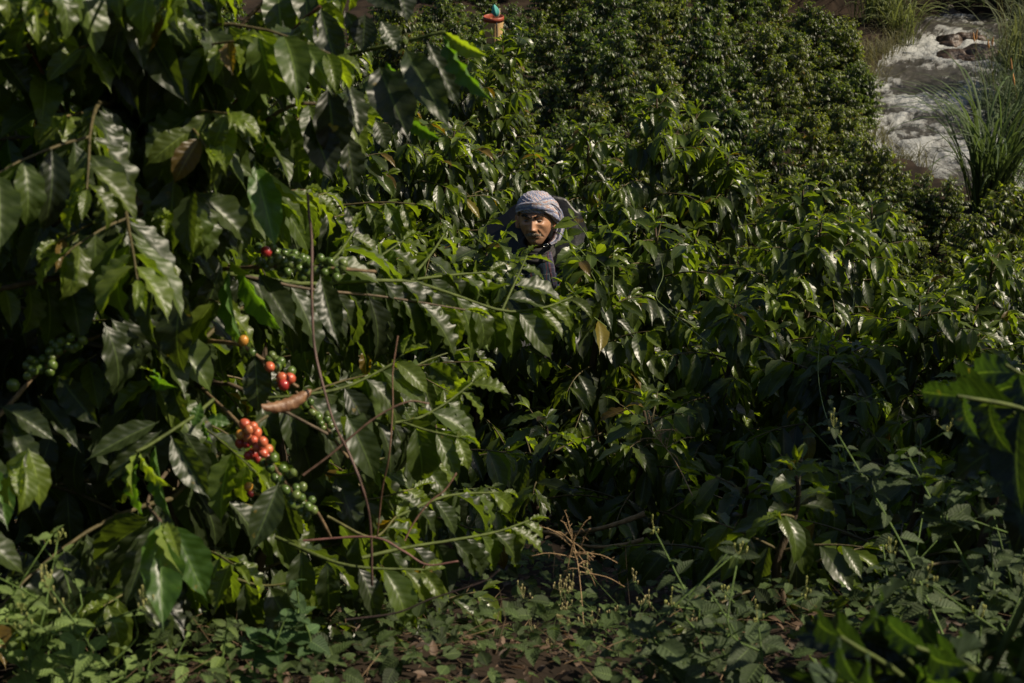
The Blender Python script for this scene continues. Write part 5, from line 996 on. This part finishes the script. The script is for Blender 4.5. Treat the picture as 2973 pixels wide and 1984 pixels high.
def plastic_sheet():
    n, m = 70, 46; V = []; Q = []
    for i in range(n):
        u = i / (n - 1)
        x0 = -0.275 + 0.51 * u; ridge = float(np.interp(u, [0, .12, .32, .45, .55, .68, .8, .93, 1], [-.10, -.065, .005, .04, .055, .055, .035, -.02, -.11]))
        for j in range(m):
            v = j / (m - 1)
            if v < .4: f = (v / .4); yy = .02 + .13 * f ** .8; zz = -.24 + (ridge + .24) * f ** .8; xx = x0 * (.82 + .18 * f)
            else: f = (v - .4) / .6; yy = .15 + .30 * f; zz = ridge - .55 * f ** 1.5; xx = x0 * (1 - .12 * f)
            w = (fbm(u * 9 + 3, v * 5 + 2, 4, 12) - .5) * .05 * (.35 + abs(v - .4)) + .003 * math.sin(u * 30 + 9 * v)
            V.append((xx, yy + w * .7, zz + w))
    for i in range(n - 1):
        for j in range(m - 1): Q.append((i * m + j, (i + 1) * m + j, (i + 1) * m + j + 1, i * m + j + 1))
    tag(link('plastic_sheet', mesh_np('plastic_sheet', V, Q), M_PLAS, loc=HC + (0.01, 0.03, 0)), 'black plastic sheet bunched behind the head and shoulders of the man', 'plastic sheet')
plastic_sheet()

# ------------------------------------------------------------------ cane grass by the river
def cane(px, py, z, label, n, ln, seed, spread=0.45, stuff=False, tint=(0.085, 0.125, 0.04), width=0.028, plumes=0, loc=None, radius=0.35, name='cane_grass'):
    g = np.random.default_rng(seed); o = np.array(loc) if loc is not None else PZ_(px, py, z + CAMZ)
    o[2] = float(ground(o[0], o[1])) - 0.05
    e = empty(name, o, label, 'grass', kind='stuff' if stuff else None) if not stuff else None
    K = 9; V = []; Q = []; tt = []; uv = []; c = 0
    for i in range(n):
        a = g.uniform(0, 6.28); rr = radius * math.sqrt(g.random()); b = np.array([math.cos(g.uniform(0, 6.28)) * rr, math.sin(g.uniform(0, 6.28)) * rr, 0])
        L = ln * g.uniform(.55, 1.15); lean = g.uniform(.05, spread); w = width * g.uniform(.6, 1.2); sg = L / K; d = nrm(np.array([math.cos(a) * lean, math.sin(a) * lean, 1.0])); p = b.copy(); side = np.array([-math.sin(a), math.cos(a), 0]); droop = g.uniform(.08, .36)
        col = np.array(tint) * g.uniform(.6, 1.5)
        for k in range(K + 1):
            f = k / K; ww = w * (0.6 + 0.8 * f) * (1 - f ** 3) + 0.002; nn = np.cross(side, d)
            V += [p - side * ww / 2 + nn * ww * .25, p, p + side * ww / 2 + nn * ww * .25]; tt += [(*col, .3)] * 3; uv += [(0, f), (.5, f), (1, f)]
            if k < K: Q += [(c, c + 1, c + 4, c + 3), (c + 1, c + 2, c + 5, c + 4)]
            c += 3; p = p + d * sg; d = nrm(d + np.array([math.cos(a), math.sin(a), -0.9]) * droop * (f ** 1.5) * 2.6)
    if stuff:
        me = mesh_np(name, V, Q, uv=uv, tint=tt); ob = link(name, me, M_GRASS, None, o); return tag(ob, label, 'grass', kind='stuff')
    link('blades', mesh_np('blades', V, Q, uv=uv, tint=tt), M_GRASS, e)
    if plumes:
        T = Tubes()
        for i in range(plumes):
            a = g.uniform(0, 6.28); L = ln * g.uniform(.9, 1.35); t = np.array([math.cos(a) * .3 * L, math.sin(a) * .3 * L, L]); b = g.normal(0, radius * .5, 3) * (1, 1, 0)
            w = smooth_line([b, b + t * .5 + (0, 0, .1), b + t], 8); T.add(w, .006, .004, 4, tint=(.5, .6, .3, 1)); e2 = w[-1] - w[-2]; T.add(smooth_line([w[-1], w[-1] + e2 * .6, w[-1] + e2 * 1.2 + (0.03, 0, -.02)], 6), np.array([.008, .022, .02, .017, .012, .004]), 0, 6, tint=(1.5, 1.0, .65, 1))
        T.build('seed_heads', M_STRAW, e)
    return e
cane(0, 0, 0, 'tall green cane grass clump on the bank in front of the river', 150, 3.0, 1, .5, width=.05, loc=[8.35, 28.3, 0], radius=.3, plumes=1, tint=(.06, .09, .032))
cane(0, 0, 0, 'cane grass clump on the right bank with long arching blades at the edge of the picture', 140, 2.6, 2, .55, width=.045, plumes=5, loc=[9.9, 29.6, 0], radius=.5)
cane(0, 0, 0, 'cane grass clump with pinkish plumes above the river bend, top right corner', 130, 2.6, 3, .5, width=.035, plumes=12, loc=[11.4, 37.0, 0], radius=.7, tint=(.09, .105, .045))
cane(0, 0, 0, 'feathery dark grass clump leaning over the right bank', 260, 1.5, 4, .7, width=.014, plumes=8, loc=[10.75, 35.6, 0], radius=.7, tint=(.06, .085, .04))
cane(0, 0, 0, 'feathery grass clump with tan plumes behind the leaning one', 240, 1.7, 5, .6, width=.014, plumes=10, loc=[12.6, 39.8, 0], radius=.8, tint=(.07, .085, .04))
cane(0, 0, 0, 'drooping grass clump on the left bank at the head of the rapids', 120, 2.0, 6, .6, width=.035, plumes=3, loc=[9.55, 41.6, 0], radius=.35, tint=(.11, .13, .045))
cane(0, 0, 0, 'yellowish grass clump left of the river at the top edge', 120, 2.0, 7, .6, width=.035, plumes=3, loc=[9.1, 42.2, 0], radius=.6, tint=(.10, .12, .045))
gg = np.random.default_rng(33)
for k in range(9):
    x = 8.0 + k * 0.95 + gg.uniform(-.2, .2); cane(0, 0, 0, 'dark grass on the far bank beyond the rapids', 260, 1.7, 50 + k, .9, stuff=True, tint=(.05, .07, .03), width=.03, loc=[x, 45.2 + gg.uniform(-.5, .9) - 0.15 * (x - 9), 0], radius=1.1, name='bank_grass')
for k in range(16):
    yy = 31.0 + k * .75; xx = np.interp(yy, RBY, RBX) + 1.9 + gg.uniform(0, .8) + (1.2 if yy < 33 else 0)
    cane(0, 0, 0, 'short grass along the right bank of the river', 200, 0.9, 80 + k, 1.0, stuff=True, tint=(.06, .08, .04), width=.02, loc=[xx, yy, 0], radius=.9, name='bank_grass')
for k in range(9):
    cane(0, 0, 0, 'rough grass behind the last row of far shrubs', 240, 1.5, 140 + k, .9, stuff=True, tint=(.05, .065, .028), width=.03, loc=[2.2 + k * .85, 46.2 + gg.uniform(-.6, .6), 0], radius=1.1, name='bank_grass')
for k in range(14):
    yy = 30.5 + k * .9; xx = np.interp(yy, RBY, RBX) - 1.75 - gg.uniform(0, .3)
    cane(0, 0, 0, 'short dry grass along the left bank of the river', 120, 0.6, 110 + k, 1.0, stuff=True, tint=(.09, .085, .04), width=.015, loc=[xx, yy, 0], radius=.5, name='bank_grass')

# ------------------------------------------------------------------ bucket far away
def lathe(prof, n=28):
    V = []; Q = []; m = len(prof)
    for i in range(n):
        a = 2 * math.pi * i / n
        for (r, z) in prof: V.append((r * math.cos(a), r * math.sin(a), z))
    for i in range(n):
        for j in range(m - 1): Q.append((i * m + j, ((i + 1) % n) * m + j, ((i + 1) % n) * m + j + 1, i * m + j + 1))
    return V, Q
M_YEL = basic('yellow_plastic', (0.66, 0.45, 0.20), .45, noise=.25, scale=12); M_RED = basic('red_plastic', (0.42, 0.10, 0.055), .4, noise=.4, scale=18)
M_DARK = basic('dark_strap', (0.03, 0.035, 0.045), .6); M_TEAL = basic('turquoise_cloth', (0.10, 0.46, 0.40), .7, noise=.3, scale=14); M_TAN = basic('tan_cloth', (0.50, 0.40, 0.30), .8, scale=14)
bd = 27.0; bt = P(1433, 48, bd); e = empty('bucket', bt - (0, 0, .42), 'yellow ribbed picking bucket with an orange red rim standing in the far shrubs', 'bucket')
pr_ = [(.0, .0), (.12, .0)]
for k in range(7): pr_ += [(.125 + .005 * k + .006, .02 + .05 * k), (.125 + .005 * k, .045 + .05 * k)]
V, Q = lathe(pr_ + [(.158, .36), (.148, .36), (.12, .03)]); link('body', mesh_np('body', V, Q), M_YEL, e)
V, Q = lathe([(.160, .352), (.164, .35), (.164, .42), (.155, .425), (.150, .42), (.150, .362)]); link('rim', mesh_np('rim', V, Q), M_RED, e)
T = Tubes(); T.add(smooth_line([(0.05, -.15, .02), (.055, -.165, .2), (.05, -.172, .35)], 8), .012, .012, 6); T.build('strap', M_DARK, e)
for s, xx in ((0, .045), (1, .085)):
    T = Tubes(); T.add(smooth_line([(xx - .02, -.02, .40), (xx - .01 + .01 * s, -.01, .47), (xx + .01, 0, .545 - .03 * (1 - s))], 8), np.array([.006, .012, .018, .02, .02, .017, .012, .004]), 0, 8); T.build('knotted_strap', M_TAN, e)
# turquoise cloth: crumpled hanging rag
u = np.linspace(0, 1, 22); v = np.linspace(0, 2 * math.pi, 25)[:-1]; V = []; Q = []
for i, a in enumerate(u):
    r = .012 + .052 * math.sin(math.pi * min(1, a * 1.02)) ** .8 * (0.6 + .5 * a)
    for j, b in enumerate(v): V.append((r * math.cos(b) * (1 + .2 * math.sin(3 * b + a * 5)) + .035 * a, .6 * r * math.sin(b) * (1 + .25 * math.cos(4 * b)), -.19 * a))
for i in range(21):
    for j in range(24): Q.append((i * 24 + j, (i + 1) * 24 + j, (i + 1) * 24 + (j + 1) % 24, i * 24 + (j + 1) % 24))
tag(link('cloth', mesh_np('cloth', V, Q), M_TEAL, loc=P(1434, 14, bd - .3)), 'small turquoise cloth hanging in the leaves above the yellow bucket', 'cloth')
